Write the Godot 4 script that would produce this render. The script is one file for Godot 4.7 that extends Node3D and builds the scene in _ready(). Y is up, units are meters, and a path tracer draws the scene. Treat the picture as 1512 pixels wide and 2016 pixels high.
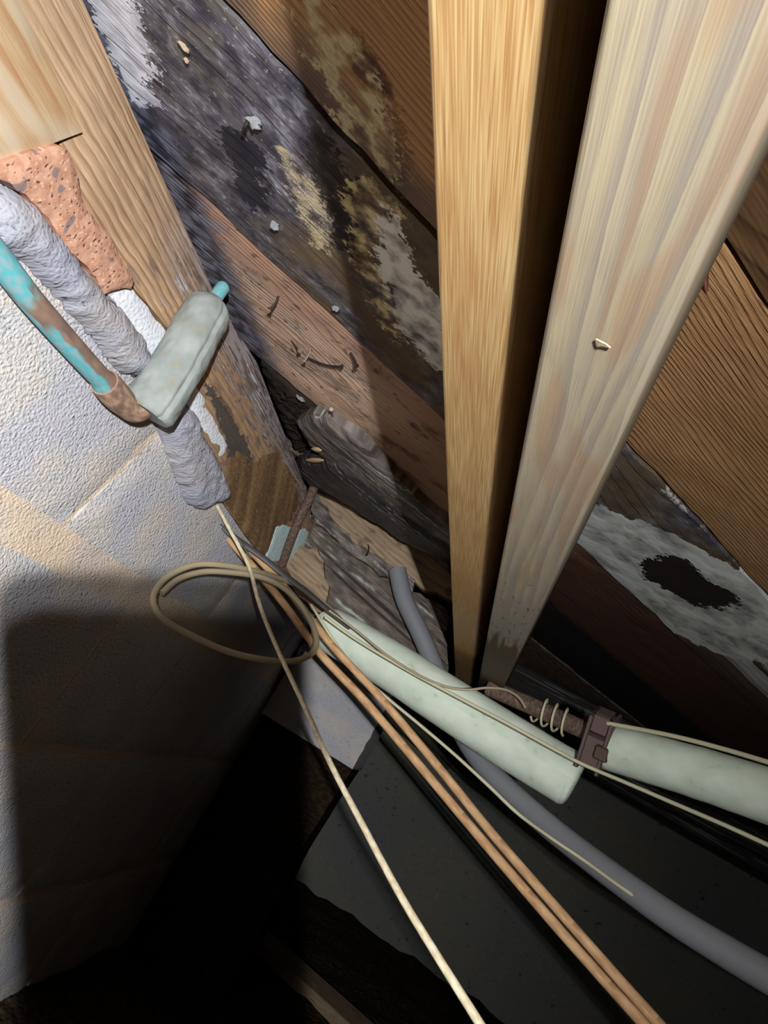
extends Node3D
# A crawl space corner under a timber floor: block wall on the left, rotten diagonal
# subfloor boards overhead, two new joists, cables and lagged pipes, lit by a headlamp.
# World: y up, metres. The wall runs along z at x = -0.41, the joists run along -z.

const EYE := 0.56                      # lens height over the dirt
const WALL := -0.41
const SUB := 0.85                      # underside of the subfloor (0.29 over the lens)
const FOCAL := 1456.0
const TH := 0.8203                     # the boards run at 47 degrees to the joists

var cam_basis: Basis
var n1 := FastNoiseLite.new()
var n2 := FastNoiseLite.new()
var n3 := FastNoiseLite.new()
var cel := FastNoiseLite.new()
var names := {}
var M := {}
var along := Vector3(sin(TH), 0, -cos(TH))    # along a subfloor board
var across := Vector3(cos(TH), 0, sin(TH))    # across it


# ---------------------------------------------------------------- measuring
func dir(px: float, py: float) -> Vector3:
	return cam_basis * Vector3((px - 756.0) / FOCAL, -(py - 1008.0) / FOCAL, -1.0)

func eye() -> Vector3:
	return Vector3(0, EYE, 0)

func at(px: float, py: float, d: float) -> Vector3:
	return eye() + dir(px, py) * d

func on_x(px: float, py: float, x: float) -> Vector3:
	var r := dir(px, py)
	return eye() + r * (x / r.x)

func on_y(px: float, py: float, y: float) -> Vector3:
	var r := dir(px, py)
	return eye() + r * ((y - EYE) / r.y)

func on_z(px: float, py: float, z: float) -> Vector3:
	var r := dir(px, py)
	return eye() + r * (z / r.z)

# wall coordinates (z, y) and board coordinates (v, s) of measured outlines
func wall_poly(px: Array, x: float) -> PackedVector2Array:
	var o := PackedVector2Array()
	for i in range(0, px.size(), 2):
		var p := on_x(px[i], px[i + 1], x)
		o.append(Vector2(-p.z, p.y))
	return o

func board_poly(px: Array) -> PackedVector2Array:
	var o := PackedVector2Array()
	for i in range(0, px.size(), 2):
		var p := on_y(px[i], px[i + 1], SUB)
		o.append(Vector2(p.dot(along), p.dot(across)))
	return o


# ---------------------------------------------------------------- shapes
class Shape:
	var v := PackedVector3Array()
	var uv := PackedVector2Array()
	var sg := PackedInt32Array()
	func tri(a: Vector3, b: Vector3, c: Vector3, ua: Vector2, ub: Vector2, uc: Vector2, out: Vector3, g := 0) -> void:
		if (b - a).cross(c - a).dot(out) > 0.0:
			v.append(a); v.append(c); v.append(b)
			uv.append(ua); uv.append(uc); uv.append(ub)
		else:
			v.append(a); v.append(b); v.append(c)
			uv.append(ua); uv.append(ub); uv.append(uc)
		sg.append(g)
	func quad(a: Vector3, b: Vector3, c: Vector3, d: Vector3, ua: Vector2, ub: Vector2, uc: Vector2, ud: Vector2, out: Vector3, g := 0) -> void:
		tri(a, b, c, ua, ub, uc, out, g)
		tri(a, c, d, ua, uc, ud, out, g)

func commit(s: Shape, called: String, mat: Material, parent: Node, origin := Vector3.ZERO) -> MeshInstance3D:
	var st := SurfaceTool.new()
	st.begin(Mesh.PRIMITIVE_TRIANGLES)
	for t in s.sg.size():
		st.set_smooth_group(s.sg[t])
		for k in 3:
			st.set_uv(s.uv[t * 3 + k])
			st.add_vertex(s.v[t * 3 + k] - origin)
	st.generate_normals()
	var mi := MeshInstance3D.new()
	mi.mesh = st.commit()
	mi.material_override = mat
	mi.name = numbered(called) if parent == self else called
	parent.add_child(mi, true)
	if parent == self:
		mi.position = origin
	return mi

func numbered(called: String) -> String:
	if not names.has(called):
		names[called] = 0
		return called
	names[called] += 1
	return "%s_%03d" % [called, names[called]]

func tag(o: Node, label: String, category: String, group := "") -> void:
	o.set_meta("label", label)
	o.set_meta("category", category)
	if group != "":
		o.set_meta("group", group)

func thing(called: String, label: String, category: String, where: Vector3, group := "") -> Node3D:
	var o := Node3D.new()
	o.name = numbered(called)
	add_child(o)
	o.position = where
	tag(o, label, category, group)
	return o

func setting(called: String) -> Node3D:
	var o := Node3D.new()
	o.name = called
	o.set_meta("kind", "structure")
	add_child(o)
	return o

# A board or block: a grid over (u, w) in the plane o + u*U + w*V, standing proud along N, with
# bevelled edges, sides and a back. lo/hi give the two long edges at u; relief moves the face.
func strip(s: Shape, o: Vector3, U: Vector3, V: Vector3, N: Vector3, us: PackedFloat32Array, nv: int, lo: Callable, hi: Callable, thick: float, bevel: float, relief: Callable, uvs: Vector2, uvo := Vector2.ZERO) -> void:
	var nu := us.size()
	var P := []
	var T := []
	for i in nu:
		var u: float = us[i]
		var a: float = lo.call(u)
		var b: float = hi.call(u)
		for j in nv + 1:
			var f := float(j) / nv
			var w := lerpf(a, b, f)
			var h: float = relief.call(u, w)
			if j == 0 or j == nv or i == 0 or i == nu - 1:
				h -= bevel
			P.append(o + U * u + V * w + N * h)
			T.append(Vector2(u * uvs.x, w * uvs.y) + uvo)
	var k := nv + 1
	for i in nu - 1:
		for j in nv:
			s.quad(P[i * k + j], P[(i + 1) * k + j], P[(i + 1) * k + j + 1], P[i * k + j + 1], T[i * k + j], T[(i + 1) * k + j], T[(i + 1) * k + j + 1], T[i * k + j + 1], N, 0)
	var D := -N * thick
	var dt := Vector2(0, thick * uvs.y)
	for i in nu - 1:
		for j: int in [0, nv]:
			var a: Vector3 = P[i * k + j]
			var b: Vector3 = P[(i + 1) * k + j]
			var ta: Vector2 = T[i * k + j]
			var tb: Vector2 = T[(i + 1) * k + j]
			s.quad(a, b, b + D, a + D, ta, tb, tb - dt, ta - dt, V if j > 0 else -V, 1)
	for j in nv:
		for i: int in [0, nu - 1]:
			var a: Vector3 = P[i * k + j]
			var b: Vector3 = P[i * k + j + 1]
			var ta: Vector2 = T[i * k + j]
			var tb: Vector2 = T[i * k + j + 1]
			s.quad(a, b, b + D, a + D, ta, tb, tb - dt, ta - dt, U if i > 0 else -U, 1)
	for i in nu - 1:
		s.quad(P[i * k] + D, P[(i + 1) * k] + D, P[(i + 1) * k + nv] + D, P[i * k + nv] + D, T[i * k], T[(i + 1) * k], T[(i + 1) * k + nv], T[i * k + nv], -N, 2)

func span(a: float, b: float, n: int) -> PackedFloat32Array:
	var r := PackedFloat32Array()
	for i in n + 1:
		r.append(lerpf(a, b, float(i) / n))
	return r

# An irregular slab from an outline in the plane o + a*U + b*V: raised along N by dome (rounded towards
# the edge over the distance soft) plus relief noise; thick is its depth behind the plane.
func slab(s: Shape, outline: PackedVector2Array, o: Vector3, U: Vector3, V: Vector3, N: Vector3, cell: float, thick: float, dome: float, soft: float, rough: float, rough_scale: float, uvs: Vector2, uvo := Vector2.ZERO, jag := 0.0) -> void:
	var rim := PackedVector2Array()
	var n := outline.size()
	for i in n:
		var a := outline[i]
		var b := outline[(i + 1) % n]
		var m := maxi(1, int(a.distance_to(b) / cell))
		var side := (b - a).orthogonal().normalized()
		for j in m:
			var p := a.lerp(b, float(j) / m)
			rim.append(p + side * jag * n2.get_noise_2d(p.x * 9000.0, p.y * 9000.0) * 1.6)
	var pts := rim.duplicate()
	var lo := rim[0]
	var hi := rim[0]
	for p in rim:
		lo = lo.min(p)
		hi = hi.max(p)
	var y := lo.y + cell * 0.5
	var odd := 0.0
	while y < hi.y:
		var x := lo.x + cell * (0.25 + odd)
		odd = 0.5 - odd
		while x < hi.x:
			var p := Vector2(x, y)
			if Geometry2D.is_point_in_polygon(p, rim) and edge_gap(p, rim) > cell * 0.45:
				pts.append(p)
			x += cell
		y += cell * 0.87
	var tris := Geometry2D.triangulate_delaunay(pts)
	var H := PackedFloat32Array()
	for i in pts.size():
		var p := pts[i]
		var d := 0.0 if i < rim.size() else edge_gap(p, rim)
		var f := clampf(d / soft, 0.0, 1.0)
		H.append(dome * sqrt(1.0 - (1.0 - f) * (1.0 - f)) + rough * n3.get_noise_2d(p.x * rough_scale, p.y * rough_scale) * minf(1.0, 0.3 + f))
	for t in range(0, tris.size(), 3):
		var a := pts[tris[t]]
		var b := pts[tris[t + 1]]
		var c := pts[tris[t + 2]]
		if not Geometry2D.is_point_in_polygon((a + b + c) / 3.0, rim):
			continue
		s.tri(o + U * a.x + V * a.y + N * H[tris[t]], o + U * b.x + V * b.y + N * H[tris[t + 1]], o + U * c.x + V * c.y + N * H[tris[t + 2]], a * uvs + uvo, b * uvs + uvo, c * uvs + uvo, N, 0)
		s.tri(o + U * a.x + V * a.y - N * thick, o + U * b.x + V * b.y - N * thick, o + U * c.x + V * c.y - N * thick, a * uvs + uvo, b * uvs + uvo, c * uvs + uvo, -N, 2)
	var cw := Geometry2D.is_polygon_clockwise(rim)
	for i in rim.size():
		var j := (i + 1) % rim.size()
		var a := rim[i]
		var b := rim[j]
		var e := (b - a).orthogonal() * (1.0 if cw else -1.0)
		var A := o + U * a.x + V * a.y
		var B := o + U * b.x + V * b.y
		s.quad(A + N * H[i], B + N * H[j], B - N * thick, A - N * thick, a * uvs + uvo, b * uvs + uvo, b * uvs + uvo + Vector2(0.004, 0.004), a * uvs + uvo + Vector2(0.004, 0.004), U * e.x + V * e.y, 1)

func edge_gap(p: Vector2, rim: PackedVector2Array) -> float:
	var best := 1e9
	for i in rim.size():
		var q := Geometry2D.get_closest_point_to_segment(p, rim[i], rim[(i + 1) % rim.size()])
		best = minf(best, p.distance_squared_to(q))
	return sqrt(best)

func spline(pts: Array, per: int) -> PackedVector3Array:
	var r := PackedVector3Array()
	var n := pts.size()
	for i in n - 1:
		var a: Vector3 = pts[maxi(i - 1, 0)]
		var b: Vector3 = pts[i]
		var c: Vector3 = pts[i + 1]
		var d: Vector3 = pts[mini(i + 2, n - 1)]
		for k in per:
			r.append(b.cubic_interpolate(c, a, d, float(k) / per))
	r.append(pts[n - 1])
	return r

# A round bar, cable or pipe along a path; rad(t, angle) gives its radius.
func tube(s: Shape, path: PackedVector3Array, rad: Callable, seg: int, caps := true, uv_len := 0.1) -> void:
	var n := path.size()
	var run := 0.0
	var side := Vector3.ZERO
	var rings := []
	var runs := []
	for i in n:
		var t := (path[mini(i + 1, n - 1)] - path[maxi(i - 1, 0)]).normalized()
		if i == 0:
			side = t.cross(Vector3.UP)
			if side.length() < 0.1:
				side = t.cross(Vector3.RIGHT)
		side = (side - t * side.dot(t)).normalized()
		var up := t.cross(side)
		var ring := []
		for k in seg:
			var a := TAU * k / seg
			ring.append(path[i] + (side * cos(a) + up * sin(a)) * float(rad.call(float(i) / (n - 1), a)))
		rings.append(ring)
		if i > 0:
			run += path[i].distance_to(path[i - 1])
		runs.append(run)
	for i in n - 1:
		for k in seg:
			var k2 := (k + 1) % seg
			var a: Vector3 = rings[i][k]
			var b: Vector3 = rings[i + 1][k]
			var c: Vector3 = rings[i + 1][k2]
			var d: Vector3 = rings[i][k2]
			s.quad(a, b, c, d, Vector2(runs[i] / uv_len, float(k) / seg), Vector2(runs[i + 1] / uv_len, float(k) / seg), Vector2(runs[i + 1] / uv_len, float(k + 1) / seg), Vector2(runs[i] / uv_len, float(k + 1) / seg), (a + c) * 0.5 - (path[i] + path[i + 1]) * 0.5, 0)
	if caps:
		for e: int in [0, n - 1]:
			var out: Vector3 = path[0] - path[1] if e == 0 else path[n - 1] - path[n - 2]
			for k in seg:
				s.tri(path[e], rings[e][k], rings[e][(k + 1) % seg], Vector2(runs[e] / uv_len, 0.5), Vector2(runs[e] / uv_len, 0.4), Vector2(runs[e] / uv_len, 0.6), out, 1)

func onward(pts: Array, k: float) -> Array:
	var r := pts.duplicate()
	var n := r.size()
	r.append(r[n - 1] + (r[n - 1] - r[n - 2]) * k)
	return r

func wire(called: String, pts: Array, r: float, mat: Material, parent: Node, origin := Vector3.ZERO, per := 8, seg := 10) -> MeshInstance3D:
	var s := Shape.new()
	tube(s, spline(pts, per), func(_t: float, _a: float) -> float: return r, seg)
	return commit(s, called, mat, parent, origin)

# A box with chamfered edges, for the small fittings.
func block(s: Shape, c: Vector3, X: Vector3, Y: Vector3, Z: Vector3, half: Vector3, ch: float) -> void:
	var f := [[X, Y, Z, half.x, half.y, half.z], [Y, Z, X, half.y, half.z, half.x], [Z, X, Y, half.z, half.x, half.y]]
	for q: Array in f:
		for sg: float in [-1.0, 1.0]:
			var A: Vector3 = q[0]
			var B: Vector3 = q[1]
			var N: Vector3 = q[2] * sg
			var a: float = q[3] - ch
			var b: float = q[4] - ch
			var h: float = q[5]
			var m := c + N * h
			s.quad(m - A * a - B * b, m + A * a - B * b, m + A * a + B * b, m - A * a + B * b, Vector2.ZERO, Vector2(1, 0), Vector2(1, 1), Vector2(0, 1), N, 1)
			for e: float in [-1.0, 1.0]:
				var p := m + A * e * a
				var p2 := c + N * (h - ch) + A * e * (a + ch)
				s.quad(p - B * b, p + B * b, p2 + B * b, p2 - B * b, Vector2.ZERO, Vector2(1, 0), Vector2(1, .1), Vector2(0, .1), N + A * e, 2)
				p = m + B * e * b
				p2 = c + N * (h - ch) + B * e * (b + ch)
				s.quad(p - A * a, p + A * a, p2 + A * a, p2 - A * a, Vector2.ZERO, Vector2(1, 0), Vector2(1, .1), Vector2(0, .1), N + B * e, 3)


# ---------------------------------------------------------------- materials
# f(u, v) gives colour (sRGB) and, in alpha, height
func paint(w: int, h: int, f: Callable) -> Array:
	var c := PackedByteArray()
	var g := PackedByteArray()
	c.resize(w * h * 3)
	g.resize(w * h)
	var i := 0
	for y in h:
		var fy := (y + 0.5) / h
		for x in w:
			var q: Color = f.call((x + 0.5) / w, fy)
			c[i * 3] = clampi(int(q.r * 255.0), 0, 255)
			c[i * 3 + 1] = clampi(int(q.g * 255.0), 0, 255)
			c[i * 3 + 2] = clampi(int(q.b * 255.0), 0, 255)
			g[i] = clampi(int(q.a * 255.0), 0, 255)
			i += 1
	return [ImageTexture.create_from_image(Image.create_from_data(w, h, false, Image.FORMAT_RGB8, c)), ImageTexture.create_from_image(Image.create_from_data(w, h, false, Image.FORMAT_L8, g))]

func mat(tex: Array, rough: float, relief_cm: float, tint := Color.WHITE, spec := 0.3) -> StandardMaterial3D:
	var m := StandardMaterial3D.new()
	m.albedo_color = tint
	m.roughness = rough
	m.metallic_specular = spec
	if tex.size():
		m.albedo_texture = tex[0]
		if relief_cm > 0.0:
			m.heightmap_enabled = true
			m.heightmap_texture = tex[1]
			m.heightmap_scale = relief_cm
	return m

func plain(c: Color, rough := 0.6, metal := 0.0, spec := 0.4) -> StandardMaterial3D:
	var m := StandardMaterial3D.new()
	m.albedo_color = c
	m.roughness = rough
	m.metallic = metal
	m.metallic_specular = spec
	return m

func ring(a: float, b: float, o: float, freq: float, wob: float) -> float:
	var t := b * freq + n1.get_noise_2d(a * 300.0 + o * 70.0, b * 1400.0 + o) * wob + n2.get_noise_2d(a * 1500.0 + o, b * 3000.0) * wob * 0.12
	var fr := t - floorf(t)
	return fr * fr * (1.0 - smoothstep(0.9, 1.0, fr))

func fibre(a: float, b: float, o: float, la := 3000.0, lb := 160000.0) -> float:
	return n2.get_noise_2d(a * la + o * 13.0, b * lb)

func rgb(r: int, g: int, b: int) -> Color:
	return Color(r / 255.0, g / 255.0, b / 255.0)

func inside(p: Vector2, poly: PackedVector2Array) -> bool:
	return Geometry2D.is_point_in_polygon(p, poly)

func noise_setup() -> void:
	var k := 0
	for n: FastNoiseLite in [n1, n2, n3, cel]:
		n.seed = 11 + k * 7
		n.frequency = 0.01
		n.noise_type = FastNoiseLite.TYPE_SIMPLEX_SMOOTH
		n.fractal_type = FastNoiseLite.FRACTAL_NONE
		k += 1
	n3.fractal_type = FastNoiseLite.FRACTAL_FBM
	n3.fractal_octaves = 4
	cel.noise_type = FastNoiseLite.TYPE_CELLULAR
	cel.cellular_return_type = FastNoiseLite.RETURN_DISTANCE

# weathered board colour: rings and fibres between two tones
func wood(a: float, b: float, o: float, light: Color, dark: Color, freq: float, wob: float, amount: float) -> Color:
	var r := ring(a, b, o, freq, wob)
	var f := fibre(a, b, o)
	var t := clampf(r * amount + f * 0.28 + 0.18 + 0.25 * n3.get_noise_2d(a * 500.0 + o, b * 900.0), 0.0, 1.0)
	var c := light.lerp(dark, t)
	c.a = clampf(0.62 - r * 0.45 + f * 0.2, 0.0, 1.0)
	return c

func make_materials() -> void:
	# concrete block: knobbly sponge surface
	var conc := paint(1024, 512, func(u: float, v: float) -> Color:
		var x := u * 0.42
		var y := v * 0.21
		var c1 := cel.get_noise_2d(x * 21000.0 + 40.0 * n2.get_noise_2d(x * 9000.0, y * 9000.0), y * 21000.0) + 1.0
		var f := n3.get_noise_2d(x * 26000.0, y * 26000.0)
		var big := n3.get_noise_2d(x * 1400.0, y * 1400.0)
		var h := clampf(0.75 - c1 * 0.45 + f * 0.45 + big * 0.2, 0.0, 1.0)
		var pit := smoothstep(0.28, 0.05, h)
		var c := rgb(212, 209, 206).lerp(rgb(218, 208, 198), clampf(0.5 + big * 1.6, 0.0, 1.0))
		c = c.lerp(rgb(202, 200, 206), clampf(n1.get_noise_2d(x * 900.0 + 50.0, y * 900.0) * 1.4, 0.0, 0.8))
		c = c.lerp(rgb(96, 92, 92), pit * 0.75)
		c = c.lerp(rgb(238, 238, 238), smoothstep(0.72, 0.95, h) * 0.6)
		c.a = h
		return c)
	M.block = mat(conc, 0.95, 0.14, Color(0.9, 0.9, 0.905), 0.15)
	M.mortar = mat(conc, 0.95, 0.12, Color(0.98, 0.92, 0.84), 0.15)
	M.render_coat = mat(conc, 0.95, 0.11, Color(0.78, 0.79, 0.83), 0.15)
	M.pier = mat(conc, 0.95, 0.2, Color(0.62, 0.63, 0.60), 0.15)
	# orange clay brick with grit and voids
	M.brick = mat(paint(384, 384, func(u: float, v: float) -> Color:
		var x := u * 0.2
		var y := v * 0.2
		var f := n3.get_noise_2d(x * 9000.0, y * 9000.0)
		var sp := n2.get_noise_2d(x * 38000.0, y * 24000.0)
		var c := rgb(206, 160, 134).lerp(rgb(184, 134, 108), clampf(0.5 + f, 0, 1))
		c = c.lerp(rgb(230, 198, 172), smoothstep(0.62, 0.8, sp))
		c = c.lerp(rgb(124, 88, 76), smoothstep(0.66, 0.78, -sp))
		var gr := n2.get_noise_2d(x * 6000.0 + 400.0, y * 6000.0)
		c = c.lerp(rgb(132, 116, 116), smoothstep(0.62, 0.7, gr) * 0.85)
		c.a = 0.6 + f * 0.3 - smoothstep(0.62, 0.78, -sp) * 0.5
		return c), 0.9, 0.12, Color.WHITE, 0.2)
	# new joists
	M.joist_oak = mat(paint(1536, 160, func(u: float, v: float) -> Color:
		var a := u * 1.4
		var b := v * 0.04
		var f := fibre(a, b, 3.0, 1900.0, 110000.0)
		var g := fibre(a, b, 9.0, 2600.0, 220000.0)
		var t := clampf(0.42 + f * 0.55 + g * 0.3 + n1.get_noise_2d(a * 500.0, b * 6000.0) * 0.25, 0, 1)
		var c := rgb(200, 154, 100).lerp(rgb(232, 202, 148), t)
		c = c.lerp(rgb(150, 104, 60), smoothstep(0.5, 0.75, -g) * 0.35)
		c = c.lerp(rgb(196, 140, 62), smoothstep(0.4, 0.7, a) * 0.3)
		c.a = 0.5 + f * 0.3
		return c), 0.5, 0.02, Color(0.82, 0.81, 0.79), 0.3)
	M.joist_pine = mat(paint(1536, 224, func(u: float, v: float) -> Color:
		var a := u * 1.4
		var b := v * 0.04
		var t := b * 135.0 + a * 1.6 + n1.get_noise_2d(a * 260.0 + 20.0, b * 3000.0) * 0.7 + n2.get_noise_2d(a * 1100.0, b * 6000.0) * 0.10
		var fr := t - floorf(t)
		var f := fibre(a, b, 5.0, 3000.0, 120000.0)
		var blot := n3.get_noise_2d(a * 2400.0, b * 9000.0)
		var c := rgb(206, 192, 164).lerp(rgb(180, 168, 152), smoothstep(0.1, 0.9, fr))
		c = c.lerp(rgb(212, 196, 156), clampf(n1.get_noise_2d(a * 300.0, b * 8000.0 + 90.0) * 0.8, 0, 0.4))
		c = c.lerp(rgb(160, 150, 138), clampf(f * 0.3 + blot * 0.3, 0, 0.6))
		c = c.lerp(rgb(192, 142, 104), smoothstep(0.1, 0.5, n1.get_noise_2d(a * 900.0 + 40.0, b * 7000.0 + 7.0)) * 0.3)
		# plaster smear and damp, dark end
		var near_end := a + n2.get_noise_2d(b * 9000.0, a * 900.0) * 0.05
		var smear := smoothstep(0.46, 0.6, near_end + n3.get_noise_2d(a * 3000.0, b * 14000.0) * 0.12)
		c = c.lerp(rgb(176, 172, 160), smear * 0.8)
		c = c.lerp(rgb(92, 84, 74), smoothstep(0.35, 0.6, n3.get_noise_2d(a * 4000.0, b * 26000.0)) * smear)
		c = c.lerp(rgb(104, 82, 60), smoothstep(0.68, 0.73, near_end))
		c.a = 0.5 + f * 0.2 - fr * 0.1
		return c), 0.6, 0.02, Color(0.78, 0.77, 0.755), 0.3)
	# subfloor boards, in board metres
	M.boards = []
	var yellow1 := board_poly([575, 15, 640, 25, 690, 70, 715, 130, 760, 200, 790, 330, 775, 372, 740, 345, 700, 300, 660, 255, 640, 170, 610, 110])
	var tan2 := board_poly([535, 285, 580, 300, 625, 370, 650, 430, 655, 500, 620, 480, 590, 420, 555, 340])
	var yellow2 := board_poly([735, 345, 770, 372, 810, 440, 760, 430, 745, 480, 760, 560, 790, 640, 800, 690, 760, 640, 720, 560, 690, 470, 680, 400, 700, 350])
	var white2 := board_poly([760, 405, 790, 430, 810, 500, 845, 560, 880, 600, 890, 740, 850, 720, 790, 650, 760, 580, 742, 500])
	var black2 := board_poly([430, 245, 470, 260, 515, 305, 520, 350, 535, 400, 500, 420, 470, 380, 455, 320])
	var black2b := board_poly([600, 230, 660, 290, 700, 345, 690, 420, 690, 500, 650, 480, 640, 400, 600, 300])
	var mass := board_poly([1120, 1000, 1145, 985, 1200, 1005, 1290, 1035, 1400, 1085, 1470, 1130, 1540, 1200, 1560, 1310, 1450, 1300, 1380, 1270, 1310, 1235, 1240, 1165, 1130, 1095])
	var hole := board_poly([1265, 1105, 1320, 1085, 1370, 1110, 1390, 1135, 1440, 1165, 1445, 1190, 1400, 1195, 1350, 1185, 1300, 1150, 1270, 1140])
	var streak2 := board_poly([1300, 960, 1325, 965, 1380, 1020, 1425, 1075, 1440, 1095, 1400, 1065, 1345, 1010])
	M.mildew_edge = board_poly([165, -20, 262, -20, 285, 60, 303, 130, 306, 200, 285, 212, 262, 195, 232, 130, 198, 60])
	var specs := [
		# s0, s1, light, dark, ring frequency, wobble, amount, metres, pixels along, across
		[-0.234, -0.03, rgb(122, 92, 62), rgb(84, 58, 36), 60.0, 1.6, 0.7, 1.0, 768, 160],
		[-0.4045, -0.2365, rgb(200, 156, 108), rgb(140, 98, 62), 230.0, 1.5, 0.7, 1.0, 1536, 352],
		[-0.598, -0.4075, rgb(112, 108, 114), rgb(58, 54, 60), 60.0, 1.4, 0.25, 1.0, 2048, 400],
		[-0.813, -0.601, rgb(240, 208, 182), rgb(190, 148, 122), 120.0, 2.4, 0.7, 1.0, 1536, 320],
		[-1.03, -0.817, rgb(58, 52, 48), rgb(20, 18, 18), 120.0, 2.0, 0.9, 1.0, 1024, 192],
		[-1.22, -1.035, rgb(128, 112, 96), rgb(70, 58, 48), 90.0, 2.0, 0.7, 1.0, 768, 160]]
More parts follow.
